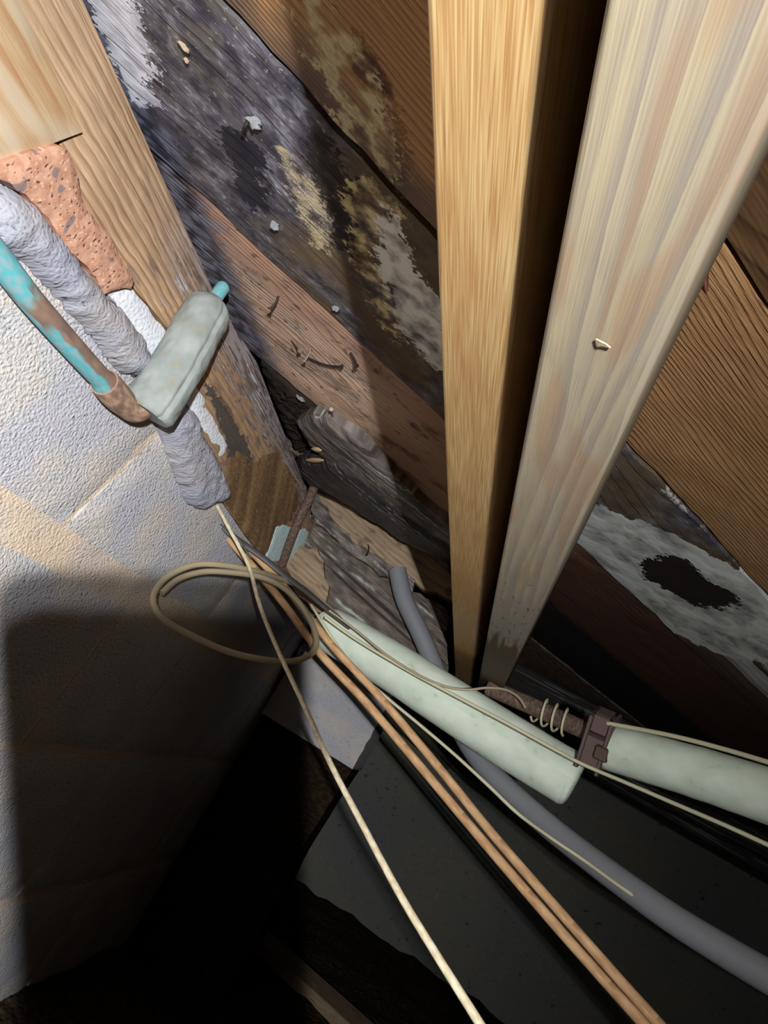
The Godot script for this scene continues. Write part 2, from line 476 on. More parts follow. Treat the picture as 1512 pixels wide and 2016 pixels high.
	for k in specs.size():
		var q: Array = specs[k]
		var s0: float = q[0]
		var s1: float = q[1]
		var length: float = q[7]
		var light: Color = q[2]
		var dark: Color = q[3]
		var tex := paint(q[8], q[9], func(u: float, v: float) -> Color:
			var a := -0.2 + u * length
			var b := s0 + v * (s1 - s0)
			var c := wood(a, b, k * 17.0, light, dark, q[4], q[5], q[6])
			var h := c.a
			var big := n3.get_noise_2d(a * 1100.0 + k * 31.0, b * 1800.0)
			var mid := n3.get_noise_2d(a * 4200.0, b * 5200.0 + k * 9.0)
			var fine := n2.get_noise_2d(a * 16000.0, b * 24000.0)
			var wall_gap := a * sin(TH) + b * cos(TH) + 0.42
			var hair := n2.get_noise_2d(a * 60000.0, b * 60000.0)
			var p := Vector2(a + mid * 0.014 + fine * 0.004 + hair * 0.0025, b + big * 0.012 + fine * 0.004 + hair * 0.0025)
			var vein := clampf(1.0 - absf(n3.get_noise_2d(a * 3000.0 + 90.0, b * 5000.0)) * 9.0, 0.0, 1.0)
			var vein2 := clampf(1.0 - absf(n2.get_noise_2d(a * 9000.0 + mid * 60.0, b * 14000.0 + big * 90.0)) * 6.0, 0.0, 1.0)
			var blotch := n3.get_noise_2d(a * 2600.0 + 33.0, b * 4200.0 - 60.0)
			if k == 1:
				c = c.lerp(rgb(70, 46, 34), smoothstep(0.9, 0.4, Vector2((a - 0.045) / 0.02, (b + 0.352) / 0.012).length() + mid * 0.6) * 0.75)
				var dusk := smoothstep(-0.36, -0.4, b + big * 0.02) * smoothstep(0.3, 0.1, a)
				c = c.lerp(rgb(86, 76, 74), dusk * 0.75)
				if inside(p, yellow1):
					c = c.lerp(rgb(206, 190, 146).lerp(rgb(120, 100, 72), clampf(0.3 - mid * 1.4, 0, 1)), clampf(0.5 + mid * 1.3 + vein * 0.3 + vein2 * 0.3, 0.05, 0.97))
					h += 0.15 + mid * 0.4
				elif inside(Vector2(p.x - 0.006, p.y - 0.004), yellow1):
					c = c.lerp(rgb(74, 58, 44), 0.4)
				c = c.lerp(rgb(150, 140, 118), smoothstep(0.34, 0.5, mid) * smoothstep(-0.33, -0.4, b) * 0.5)
			elif k == 2:
				c = c.lerp(rgb(160, 158, 170), smoothstep(0.0, 0.55, blotch + fine * 0.2) * 0.6)
				c = c.lerp(rgb(52, 48, 56), smoothstep(0.05, 0.5, -blotch + fine * 0.15) * 0.7)
				c = c.lerp(rgb(124, 112, 92), smoothstep(0.1, 0.5, big) * 0.35)
				c = c.lerp(rgb(58, 54, 66), smoothstep(0.05, 0.45, -mid) * 0.5)
				c = c.lerp(rgb(214, 212, 206), smoothstep(0.76, 0.9, fine + hair * 0.4 + mid * 0.4) * 0.5 * smoothstep(0.3, 0.1, a))
				var far := smoothstep(0.04, 0.09, a + (b + 0.45) * 0.3)
				c = c.lerp(rgb(104, 84, 58), far * clampf(0.5 + big, 0, 0.7))
				if inside(p, black2):
					c = c.lerp(rgb(36, 34, 42), 0.82)
				elif inside(p, black2b):
					c = c.lerp(rgb(44, 38, 36), clampf(0.8 - mid * 0.9 - vein2 * 0.25, 0, 0.9))
				if inside(p, tan2):
					c = c.lerp(rgb(196, 180, 146), clampf(0.65 + hair * 0.6 + mid * 1.3, 0.0, 0.95))
					h += 0.2 * fine
				if inside(p, yellow2):
					c = c.lerp(rgb(222, 202, 148).lerp(rgb(104, 86, 58), clampf(0.35 - mid * 1.6, 0, 1)), clampf(0.5 + mid * 1.2 + vein * 0.3 + vein2 * 0.3, 0.05, 0.95))
					h += 0.2 + mid * 0.5
				if inside(p, white2):
					c = c.lerp(rgb(246, 244, 230), clampf(0.85 + mid * 0.6 + big * 0.6, 0.0, 0.97))
					h += 0.15
				if inside(p, hole):
					c = rgb(44, 36, 32)
					h = 0.0
				elif inside(p, mass):
					c = c.lerp(rgb(228, 230, 224), clampf(0.92 + big * 0.7 + minf(mid, 0.0) * 0.4, 0.2, 1.0))
					c = c.lerp(rgb(104, 108, 54), smoothstep(0.54, 0.46, a) * smoothstep(-0.47, -0.43, b) * clampf(0.6 + fine, 0, 1) * 0.8)
					h = 0.8 + mid * 0.3
				if inside(p, streak2):
					c = c.lerp(rgb(200, 200, 190), 0.85)
			elif k == 3:
				c = c.lerp(rgb(172, 158, 146), clampf(big * 1.5, 0, 0.7))
				c = c.lerp(rgb(112, 84, 68), vein * smoothstep(-0.1, 0.3, big) * 0.6)
				c = c.lerp(rgb(150, 106, 88), smoothstep(-0.68, -0.62, b) * 0.45)
				var kn := Vector2((a - 0.2) / 0.07, (b + 0.715) / 0.03).length() + big * 0.5
				c = c.lerp(rgb(150, 116, 92), (smoothstep(0.75, 0.95, kn) - smoothstep(0.95, 1.1, kn)) * 0.6)
				c = c.lerp(rgb(92, 56, 40), smoothstep(0.2, 0.45, big) * smoothstep(0.26, 0.34, a) * 0.7)
				c = c.lerp(rgb(70, 56, 48), smoothstep(0.4, 0.55, mid) * 0.5)
				c = c.lerp(rgb(126, 94, 66), smoothstep(0.24, 0.4, a) * 0.6)
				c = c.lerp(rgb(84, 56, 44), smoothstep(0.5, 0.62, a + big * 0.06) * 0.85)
			elif k == 4:
				c = c.lerp(rgb(170, 186, 184), smoothstep(0.5, 0.8, n2.get_noise_2d(a * 900.0, b * 20000.0) + big * 0.8) * 0.5 * smoothstep(0.7, 0.5, a))
				c = c.lerp(rgb(120, 118, 112), smoothstep(0.25, 0.5, big) * smoothstep(0.8, 0.95, a) * 0.6)
			elif k == 5:
				c = c.lerp(rgb(60, 52, 48), smoothstep(0.1, 0.5, mid) * 0.6)
			# grey mildew where the boards reach the plate
			if k >= 1 and k <= 3:
				var g := smoothstep(0.045, 0.012, wall_gap + mid * 0.016) * smoothstep(-0.06, -0.03, wall_gap)
				c = c.lerp(rgb(118, 122, 142).lerp(rgb(40, 40, 52), clampf(0.45 + mid * 1.5, 0, 1)), g * 0.8)
				if inside(p, M.mildew_edge):
					c = c.lerp(rgb(232, 234, 246), clampf(0.9 + mid * 0.5, 0.3, 1.0))
					h += 0.25
			c.a = clampf(h, 0.0, 1.0)
			return c)
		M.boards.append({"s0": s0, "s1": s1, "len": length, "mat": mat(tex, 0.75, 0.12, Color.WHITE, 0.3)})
		if k >= 1 and k <= 4:
			M.boards[k].mat.texture_repeat = false      # the grain runs straight on past the painted length
	# plate and other old timber along the wall: u along z (0.3 .. 1.7 m), v over 0.16 m
	var wedge := wall_poly([392, 745, 408, 752, 440, 800, 478, 862, 492, 900, 470, 895, 436, 900, 448, 880, 430, 835], WALL + 0.004)
	var sawn := wall_poly([440, 900, 470, 895, 500, 905, 540, 880, 575, 940, 590, 990, 560, 1030, 540, 1040, 520, 1100, 500, 1090, 440, 985], WALL + 0.004)
	M.plate = mat(paint(2048, 288, func(u: float, v: float) -> Color:
		var a := 0.2 + u * 1.5
		var b := v * 0.18
		var c := wood(a, b, 44.0, rgb(206, 174, 138), rgb(136, 102, 76), 150.0, 0.8, 0.8)
		var h := c.a
		var big := n3.get_noise_2d(a * 1200.0, b * 5000.0)
		var mid := n3.get_noise_2d(a * 5000.0, b * 12000.0)
		var fine := n2.get_noise_2d(a * 14000.0, b * 30000.0)
		var late := smoothstep(0.5, 0.75, a)
		var q := Vector2(a + mid * 0.006 + big * 0.02, b + 0.68 + fine * 0.0015 + mid * 0.004)
		c = c.lerp(rgb(150, 120, 92), late * 0.5)
		c = c.lerp(rgb(214, 184, 150), smoothstep(0.42, 0.25, a) * 0.4)
		# grey, split upper edge
		var top := smoothstep(0.105, 0.14, b + mid * 0.03 + big * 0.02)
		var sp := n2.get_noise_2d(a * 700.0, b * 26000.0) + mid * 0.4
		c = c.lerp(rgb(150, 144, 150).lerp(rgb(66, 58, 58), smoothstep(-0.1, 0.5, sp)), top * smoothstep(0.4, 0.6, a) * 0.85)
		h -= top * smoothstep(0.0, 0.4, sp) * 0.4
		c = c.lerp(rgb(228, 230, 240), smoothstep(0.45, 0.75, sp + big * 0.6) * top * smoothstep(0.42, 0.55, a) * 0.75)
		# weathered grey lower edge by the brick
		var low := smoothstep(0.068, 0.055, b + mid * 0.014) * smoothstep(0.62, 0.5, a)
		c = c.lerp(rgb(128, 122, 110).lerp(rgb(84, 80, 74), clampf(0.5 + mid, 0, 1)), low * 0.85)
		c = c.lerp(rgb(84, 66, 56), smoothstep(0.15, 0.5, big) * late * 0.6)
		c = c.lerp(rgb(92, 82, 86), smoothstep(0.3, 0.6, -big) * smoothstep(0.3, 0.5, a) * 0.5)
		if inside(q, wedge):
			c = c.lerp(rgb(74, 70, 68), 0.85)
			h = 0.3 + fine * 0.2
		elif inside(q, sawn):
			var saw := n2.get_noise_2d((a + b * 1.2) * 3200.0, b * 500.0) + fine * 0.25
			c = rgb(150, 118, 82).lerp(rgb(92, 70, 50), clampf(0.45 + saw * 0.55 + mid * 0.5, 0, 1))
			c = c.lerp(rgb(176, 142, 100), smoothstep(0.2, 0.6, mid) * 0.6)
		c.a = clampf(h, 0, 1)
		return c), 0.75, 0.1, Color.WHITE, 0.3)
	M.fresh_timber = mat(paint(512, 192, func(u: float, v: float) -> Color:
		var a := u * 0.4
		var b := v * 0.12
		var c := wood(a, b, 60.0, rgb(226, 196, 154), rgb(198, 148, 104), 55.0, 1.2, 0.8)
		c = c.lerp(rgb(236, 222, 196), clampf(n1.get_noise_2d(a * 900.0, b * 5000.0), 0, 0.6))
		return c), 0.7, 0.05, Color(0.88, 0.88, 0.88), 0.3)
	var rots := []
	for pass_no in 2:
		rots.append(mat(paint(640, 192, func(u: float, v: float) -> Color:
			var a := u * 0.8
			var b := v * 0.14 + pass_no * 3.0
			var f := n2.get_noise_2d(a * 700.0, b * 22000.0)
			var mid := n3.get_noise_2d(a * 1800.0, b * 6000.0)
			var fine := n2.get_noise_2d(a * 9000.0, b * 50000.0)
			var c := rgb(64, 58, 56).lerp(rgb(150, 138, 128), clampf(0.5 + f * 0.3 + mid * 0.7, 0, 1)) if pass_no == 0 else rgb(40, 36, 38).lerp(rgb(92, 84, 82), clampf(0.35 + f * 0.3 + mid * 0.6, 0, 1))
			var st := n2.get_noise_2d(a * 260.0 + 300.0, b * 15000.0)
			c = c.lerp(rgb(200, 214, 208), smoothstep(0.5, 0.95, st + fine * 0.4) * 0.75)
			c.a = clampf(0.5 + f * 0.4 + fine * 0.15, 0, 1)
			return c), 0.6 if pass_no == 0 else 0.42, 0.1, Color.WHITE, 0.4))
	M.rot_pale = rots[0]
	M.rot = rots[1]
	M.rot_grey = mat(paint(512, 192, func(u: float, v: float) -> Color:
		var a := u * 0.6
		var b := v * 0.14
		var f := n2.get_noise_2d(a * 900.0, b * 36000.0)
		var mid := n3.get_noise_2d(a * 3000.0, b * 7000.0)
		var c := rgb(84, 75, 68).lerp(rgb(132, 120, 108), clampf(0.45 + f * 0.25 + mid * 0.8, 0, 1))
		c = c.lerp(rgb(188, 204, 198), smoothstep(0.4, 0.9, n2.get_noise_2d(a * 300.0 + 90.0, b * 9000.0) + mid * 0.5) * 0.7)
		c = c.lerp(rgb(40, 34, 34), smoothstep(0.35, 0.7, n2.get_noise_2d(a * 400.0 + 190.0, b * 8000.0) + mid * 0.4) * 0.7)
		c.a = clampf(0.5 + f * 0.6, 0, 1)
		return c), 0.75, 0.12, Color.WHITE, 0.3)
	M.brown_board = mat(paint(384, 128, func(u: float, v: float) -> Color:
		var a := u * 0.6
		var b := v * 0.14
		var c := wood(a, b, 81.0, rgb(172, 150, 122), rgb(122, 100, 80), 70.0, 1.6, 0.6)
		c = c.lerp(rgb(92, 78, 66), smoothstep(0.2, 0.55, n3.get_noise_2d(a * 2000.0, b * 5000.0)) * 0.6)
		return c), 0.75, 0.06, Color.WHITE, 0.3)
	# pipe covering
	M.lagging = mat(paint(512, 128, func(u: float, v: float) -> Color:
		var f := n3.get_noise_2d(u * 900.0, v * 500.0)
		var g := n2.get_noise_2d(u * 3600.0, v * 1800.0)
		var c := rgb(232, 236, 224).lerp(rgb(214, 222, 208), clampf(0.5 + f, 0, 1))
		c = c.lerp(rgb(170, 158, 120), smoothstep(0.45, 0.75, f + g * 0.25) * 0.4)
		c.a = 0.5 + g * 0.25
		return c), 0.8, 0.05, Color(0.97, 0.99, 0.96), 0.2)
	M.sleeve = mat(paint(384, 192, func(u: float, v: float) -> Color:
		var f := n3.get_noise_2d(u * 700.0, v * 500.0)
		var g := n1.get_noise_2d(u * 2200.0, v * 1500.0)
		var c := rgb(186, 190, 184).lerp(rgb(160, 164, 158), clampf(0.5 + f, 0, 1))
		c = c.lerp(rgb(184, 170, 128), smoothstep(0.3, 0.6, f + g * 0.3) * 0.4)
		c.a = 0.5 + g * 0.3 + f * 0.3
		return c), 0.75, 0.12, Color(0.84, 0.85, 0.85), 0.25)
	# copper gone green in long patches, brown elsewhere: u along the pipe, v round it
	M.patina = mat(paint(512, 96, func(u: float, v: float) -> Color:
		var f := n3.get_noise_2d(u * 900.0, v * 160.0)
		var g := n2.get_noise_2d(u * 4000.0, v * 900.0)
		var c := rgb(150, 122, 104).lerp(rgb(112, 92, 84), clampf(0.5 + f, 0, 1))
		var side := 0.5 - minf(absf(v - PATINA_SIDE), 1.0 - absf(v - PATINA_SIDE))
		var green := 0.0
		green = maxf(green, smoothstep(0.17, 0.13, u + f * 0.05))
		green = maxf(green, smoothstep(0.80, 0.86, u))
		green = maxf(green, smoothstep(0.21, 0.25, u) * smoothstep(0.47, 0.42, u + f * 0.04) * smoothstep(0.22, 0.27, side + f * 0.08))
		green = maxf(green, smoothstep(0.13, 0.17, u) * smoothstep(0.30, 0.24, u) * smoothstep(0.36, 0.41, side + f * 0.08))
		c = c.lerp(rgb(92, 172, 176).lerp(rgb(134, 166, 170), clampf(0.5 + g, 0, 1)), green)
		c.a = 0.5 + g * 0.2
		return c), 0.6, 0.04, Color.WHITE, 0.3)
	M.brown_copper = mat(paint(192, 96, func(u: float, v: float) -> Color:
		var f := n3.get_noise_2d(u * 1200.0, v * 700.0)
		var c := rgb(176, 146, 122).lerp(rgb(126, 98, 82), clampf(0.5 + f * 1.2, 0, 1))
		c.a = 0.5 + f * 0.4
		return c), 0.65, 0.05, Color.WHITE, 0.3)
	M.rust = mat(paint(256, 64, func(u: float, v: float) -> Color:
		var f := n3.get_noise_2d(u * 1600.0, v * 700.0)
		var c := rgb(116, 96, 82).lerp(rgb(82, 66, 56), clampf(0.5 + f * 1.2, 0, 1))
		c.a = 0.5 + f * 0.5
		return c), 0.75, 0.06, Color.WHITE, 0.3)
	M.copper = mat(paint(512, 48, func(u: float, v: float) -> Color:
		var f := n3.get_noise_2d(u * 260.0, v * 160.0)
		var c := rgb(206, 168, 124).lerp(rgb(166, 126, 88), clampf(0.5 + f * 0.9, 0, 1))
		c.a = 0.5 + f * 0.3
		return c), 0.55, 0.03, Color.WHITE, 0.4)
	M.cable_white = mat(paint(256, 32, func(u: float, v: float) -> Color:
		var f := n3.get_noise_2d(u * 700.0, v * 200.0)
		var c := rgb(220, 208, 180).lerp(rgb(186, 170, 134), clampf(0.4 + f * 1.1, 0, 1))
		c.a = 0.5
		return c), 0.55, 0.0, Color.WHITE, 0.35)
	M.soil = mat(paint(512, 512, func(u: float, v: float) -> Color:
		var f := n3.get_noise_2d(u * 2600.0, v * 2600.0)
		var c := rgb(74, 62, 50).lerp(rgb(46, 39, 33), clampf(0.5 + f, 0, 1))
		c.a = 0.5 + f * 0.5
		return c), 1.0, 0.6, Color.WHITE, 0.1)
	M.cable_brown = plain(rgb(164, 150, 122), 0.55)
	M.cable_thin = plain(rgb(198, 192, 158), 0.6)
	M.cable_grey = plain(rgb(92, 90, 88), 0.6)
	M.conduit = plain(rgb(128, 129, 132), 0.5)
	M.conduit_dark = plain(rgb(120, 122, 100), 0.8)
	M.foam_white = mat(paint(256, 128, func(u: float, v: float) -> Color:
		var f := n3.get_noise_2d(u * 2200.0, v * 2200.0)
		var c := rgb(226, 228, 232).lerp(rgb(196, 200, 208), clampf(f, 0, 1))
		c.a = 0.5 + f * 0.5
		return c), 0.8, 0.1)
	M.paint_green = mat([M.foam_white.albedo_texture, M.foam_white.heightmap_texture], 0.8, 0.08, rgb(226, 246, 238))
	M.iron = plain(rgb(70, 62, 58), 0.6, 0.3)
	M.nail = plain(rgb(150, 128, 112), 0.55, 0.3)
	M.nail_dark = plain(rgb(58, 50, 46), 0.6, 0.3)
	M.clamp = plain(rgb(104, 86, 82), 0.55)
	M.steel = mat([M.rust.albedo_texture, M.rust.heightmap_texture], 0.6, 0.04, rgb(255, 255, 255), 0.4)
	M.chalk = mat([M.foam_white.albedo_texture, M.foam_white.heightmap_texture], 0.9, 0.2)
	M.tan = plain(rgb(190, 168, 138), 0.9)
	M.splinter = plain(rgb(196, 170, 128), 0.8)
	M.shade_base = mat([M.soil.albedo_texture, M.soil.heightmap_texture], 0.95, 0.2, Color(0.75, 0.72, 0.7), 0.1)  # dark colour stands in for shade on the lower pier
	M.dark = plain(rgb(22, 20, 19), 1.0, 0.0, 0.1)
	M.crumb = plain(rgb(58, 50, 44), 0.95, 0.0, 0.2)
	M.phone_case = plain(rgb(26, 26, 28), 0.5)
	M.lamp_body = plain(rgb(40, 40, 42), 0.5)
	M.lamp_glow = plain(rgb(240, 244, 255), 0.3)
	M.lamp_glow.emission_enabled = true
	M.lamp_glow.emission = Color(0.93, 0.97, 1.0)
	M.lamp_glow.emission_energy_multiplier = 1.0

const PATINA_SIDE := 0.3


# ---------------------------------------------------------------- the place
func _ready() -> void:
	noise_setup()
	# camera: rolled 27 degrees, looking along the joists and a little upward
	var fwd := Vector3((905.0 - 756.0) / FOCAL, -(1540.0 - 1008.0) / FOCAL, -1.0).normalized()   # joist direction seen by the lens
	var r := deg_to_rad(27.0)
	var up := Vector3(sin(r), cos(r), 0)
	up = (up - fwd * up.dot(fwd)).normalized()
	var right := fwd.cross(up)
	cam_basis = Basis(right, up, -fwd).transposed()      # lens axes -> room axes (x off the wall, y up, z = -joists)
	var cam := Camera3D.new()
	cam.name = "camera"
	cam.fov = rad_to_deg(2.0 * atan(1008.0 / FOCAL))
	cam.near = 0.01
	cam.far = 20.0
	cam.transform = Transform3D(cam_basis, eye())
	add_child(cam)
	cam.current = true
	var we := WorldEnvironment.new()
	we.name = "environment"
	var env := Environment.new()
	env.background_mode = Environment.BG_COLOR
	env.background_color = Color.BLACK
	env.tonemap_mode = Environment.TONE_MAPPER_LINEAR
	env.tonemap_exposure = 1.0
	env.sdfgi_enabled = true
	env.ssao_enabled = true
	env.ssil_enabled = true
	we.environment = env
	add_child(we)
	var lamp_at := eye() + cam_basis * Vector3(0.059, 0.043, 0.258)
	var lamp_aim := at(-20, 1300, 0.7)
	headlamp_light("headlamp_spot", lamp_at, lamp_aim, 1.5)
	headlamp_light("headlamp_flood", lamp_at + cam_basis * Vector3(0, 0.0125, 0), lamp_aim, 0.42)

	make_materials()
	build_wall()
	build_ceiling()
	build_rest_of_room()
	build_timbers(lamp_at, lamp_aim)
	build_pipes()
	build_cables()
	build_small()

func headlamp_light(called: String, p: Vector3, aim: Vector3, energy: float) -> void:
	var l := AreaLight3D.new()
	l.name = called
	l.area_size = Vector2(0.007, 0.007)
	l.light_color = Color(0.975, 0.985, 1.0)
	l.light_energy = energy
	l.area_range = 8.0
	l.area_attenuation = 2.0
	l.shadow_enabled = true
	l.look_at_from_position(p, aim, Vector3.UP)
	add_child(l)

# a turned profile of (radius, distance along the axis)
func lathe(s: Shape, c: Vector3, ax: Vector3, prof: Array, seg := 28) -> void:
	var sd := ax.cross(Vector3.UP).normalized()
	var up := sd.cross(ax)
	for i in prof.size() - 1:
		var p: Vector2 = prof[i]
		var q: Vector2 = prof[i + 1]
		for k in seg:
			var d0 := sd * cos(TAU * k / seg) + up * sin(TAU * k / seg)
			var d1 := sd * cos(TAU * (k + 1) / seg) + up * sin(TAU * (k + 1) / seg)
			var out := (d0 + d1) * (q.y - p.y) + ax * (p.x - q.x)
			s.quad(c + d0 * p.x + ax * p.y, c + d1 * p.x + ax * p.y, c + d1 * q.x + ax * q.y, c + d0 * q.x + ax * q.y, Vector2.ZERO, Vector2(.1, 0), Vector2(.1, .1), Vector2(0, .1), out, i)

func build_wall() -> void:
	var wall := setting("wall_left")
	# mortar and the body of the wall behind the block faces
	var s := Shape.new()
	strip(s, Vector3(WALL - 0.0035, 0, 0), Vector3(0, 0, -1), Vector3.UP, Vector3.RIGHT, span(-0.9, 2.85, 200), 60,
		func(_u: float) -> float: return -0.02, func(_u: float) -> float: return 0.765, 0.14, 0.0,
		func(u: float, w: float) -> float: return n3.get_noise_2d(u * 3500.0, w * 3500.0) * 0.003, Vector2(1 / 0.42, 1 / 0.21))
	commit(s, "mortar", M.mortar, wall)
	# courses: bottom, top, block ends (as distance along -z) bottom/top of each perpend
	var rows := [[0.575, 0.762, [-0.95, -0.56, -0.165, 0.225, 0.632, 1.03, 1.43, 1.83, 2.23, 2.63, 2.86]],
		[0.368, 0.536, [-0.8, -0.4, 0.0, 0.37, 0.782, 1.0, 1.42, 1.82, 2.22, 2.62, 2.86]],
		[0.168, 0.357, [-0.95, -0.56, -0.2, 0.2, 0.59, 0.99, 1.4, 1.8, 2.2, 2.6, 2.86]],
		[-0.02, 0.157, [-0.8, -0.4, 0.0, 0.4, 0.8, 1.2, 1.6, 2.0, 2.4, 2.86]]]
	var k := 0
	for row: Array in rows:
		var y0: float = row[0]
		var y1: float = row[1]
		var ends: Array = row[2]
		for i in ends.size() - 1:
			var z0: float = ends[i] + 0.004
			var z1: float = ends[i + 1] - 0.004
			k += 1
			var off := Vector2(fmod(k * 0.37, 0.05), 0.0)
			var b := Shape.new()
			# the perpends lean a little, as laid
			var lean0 := 0.3 if row == rows[0] and i == 4 else (0.16 if i > 0 else 0.0)
			var lean1 := 0.3 if row == rows[0] and i == 3 else (0.16 if i < ends.size() - 2 else 0.0)
			var nz := 22
			var ny := 11
			strip(b, Vector3(WALL, y0, 0), Vector3(0, 1, 0), Vector3(0, 0, -1), Vector3.RIGHT, span(0.0, y1 - y0, ny), nz,
				func(u: float) -> float: return z0 + (u - 0.095) * lean0 + n2.get_noise_2d(u * 9000.0, z0 * 5000.0) * 0.0012,
				func(u: float) -> float: return z1 + (u - 0.095) * lean1 + n2.get_noise_2d(u * 9000.0, z1 * 5000.0) * 0.0012,
				0.03, 0.0028, func(u: float, w: float) -> float: return n3.get_noise_2d(u * 3000.0 + k * 90.0, w * 3000.0) * 0.0018, Vector2(1 / 0.21, 1 / 0.42), off)
			# the texture runs along the block
			for j in b.uv.size():
				b.uv[j] = Vector2(b.uv[j].y - z0 / 0.42 + 0.02, b.uv[j].x)
			commit(b, "block", M.block, wall)
	# the orange brick let in at the top, and the grey render smeared beside it
	var bs := Shape.new()
	slab(bs, wall_poly([-40, 330, 0, 318, 60, 300, 115, 284, 130, 291, 148, 330, 163, 400, 190, 440, 222, 470, 240, 512, 264, 552, 258, 566, 206, 578, 180, 535, 120, 470, 75, 405, 20, 362, -40, 330], WALL + 0.012),
		Vector3(WALL + 0.012, 0, 0), Vector3(0, 0, -1), Vector3.UP, Vector3.RIGHT, 0.006, 0.06, 0.003, 0.006, 0.0012, 9000.0, Vector2(5, 5), Vector2.ZERO, 0.001)
	commit(bs, "brick", M.brick, wall).set_meta("label", "orange clay brick with pitted gritty face")
	for q: Array in [[[-40, 372, 20, 366, 75, 408, 118, 470, 150, 512, 182, 548, 207, 578, 240, 606, 272, 655, 287, 690, 283, 722, 262, 742, 225, 728, 180, 662, 130, 610, 90, 560, 40, 510, -40, 470], 0.016, 0.02],
		[[322, 800, 345, 790, 372, 800, 392, 848, 418, 892, 436, 935, 446, 968, 432, 980, 405, 988, 384, 1002, 366, 985, 345, 940, 324, 880, 314, 835], 0.018, 0.016]]:
		var m := Shape.new()
		slab(m, wall_poly(q[0], WALL + 0.002), Vector3(WALL + 0.002, 0, 0), Vector3(0, 0, -1), Vector3.UP, Vector3.RIGHT, 0.005, 0.03, q[1], q[2], 0.0035, 7000.0, Vector2(1 / 0.42, 1 / 0.21), Vector2(0.3, 0.1), 0.0015)
		commit(m, "mortar_lump", M.render_coat, wall).set_meta("label", "rounded grey lump of render")

func build_ceiling() -> void:
	var ceiling := setting("ceiling")
	var s := Shape.new()
	block(s, Vector3(0.7, SUB + 0.05, -0.95), Vector3.RIGHT, Vector3.UP, Vector3.BACK, Vector3(1.3, 0.027, 1.95), 0.001)
	commit(s, "underlay", M.dark, ceiling)
	var edges := [0.97, 0.77, 0.57, 0.37, 0.17, -0.032, -0.2352, -0.406, -0.5995, -0.815, -1.032, -1.24, -1.44, -1.64, -1.84, -2.04, -2.24, -2.44]
	var near := {5: 0, 6: 1, 7: 2, 8: 3, 9: 4, 10: 5}
	for i in edges.size() - 1:
		var s1: float = edges[i] - 0.0022
		var s0: float = edges[i + 1] + 0.0022
		var a0 := (-0.45 - s1 * cos(TH)) / sin(TH)
		var a1 := (1.8 - s0 * cos(TH)) / sin(TH)
		a0 = maxf(a0, (s0 * sin(TH) - 0.95) / cos(TH))
		a1 = minf(a1, (s1 * sin(TH) + 2.8) / cos(TH))
		if a1 - a0 < 0.1:
			continue
		var k: int = near.get(i, 0 if i < 5 else 5)
		if i == 9:
			a0 = board_poly([840, 1010])[0].x - 0.02     # rotted away up to here
		var b: Dictionary = M.boards[k]
		var us := PackedFloat32Array()
		var u := a0
		while u < a1:
			us.append(u)
			u += 0.012 if u < 1.1 and i > 4 and i < 11 else 0.1
		us.append(a1)
		var sh := Shape.new()
		var drop: float = {6: -0.0005, 7: 0.0012, 8: -0.0015, 9: -0.002}.get(i, 0.0)
		strip(sh, Vector3(0, SUB, 0), along, across, Vector3.DOWN, us, 10 if i > 4 and i < 11 else 2,
			func(q: float) -> float: return s0 + n2.get_noise_2d(q * 3000.0, i * 50.0) * 0.0016,
			func(q: float) -> float: return s1 + n2.get_noise_2d(q * 3000.0, i * 50.0 - 30.0) * 0.0016,
			0.02, 0.0012, func(q: float, w: float) -> float: return drop + n3.get_noise_2d(q * 1500.0, w * 5000.0 + i * 100.0) * 0.0016,
			Vector2(1.0 / b.len, 1.0 / (b.s1 - b.s0)), Vector2(0.2 / b.len, -s0 / (b.s1 - b.s0)))
		var pl := commit(sh, "plank", b.mat, ceiling)
		var told := {6: "brown board with dark ring grain and pale mould", 7: "grey black mouldy board with white growth", 8: "reddish brown board with bent nails", 9: "blackened rotten board"}
		if told.has(i):
			pl.set_meta("label", told[i])
	# what is left of the rotten board: splintered strips hanging below the rest
	var U := along
	for q: Array in [[[583, 826, 600, 818, 622, 814, 634, 824, 650, 822, 668, 838, 700, 856, 745, 905, 775, 935, 832, 992, 890, 1040, 960, 1095, 930, 1105, 850, 1060, 790, 1025, 740, 985, 690, 945, 640, 900, 607, 868], 0.010, M.rot_pale, "grey brown splintered strip under the reddish board"],
		[[579, 913, 592, 902, 618, 898, 640, 905, 668, 912, 720, 950, 765, 985, 830, 1035, 920, 1090, 890, 1110, 828, 1078, 785, 1056, 752, 1030, 728, 1018, 694, 992, 668, 978, 640, 962, 612, 952, 594, 934], 0.016, M.rot, "shiny black rotten splinter with jagged edge"]]:
		var sh := Shape.new()
		var drop: float = q[1]
		var poly := PackedVector2Array()
		for i in range(0, q[0].size(), 2):
			var p := on_y(q[0][i], q[0][i + 1], SUB - drop)
			poly.append(Vector2(p.dot(U), p.dot(across)))
		slab(sh, poly, Vector3(0, SUB - drop, 0), U, across, Vector3.DOWN, 0.008, 0.012, 0.008, 0.02, 0.002, 5000.0, Vector2(1.25, 7.0), Vector2(0.1, 0.2), 0.003)
		commit(sh, "rotten_plank", q[2], ceiling).set_meta("label", q[3])

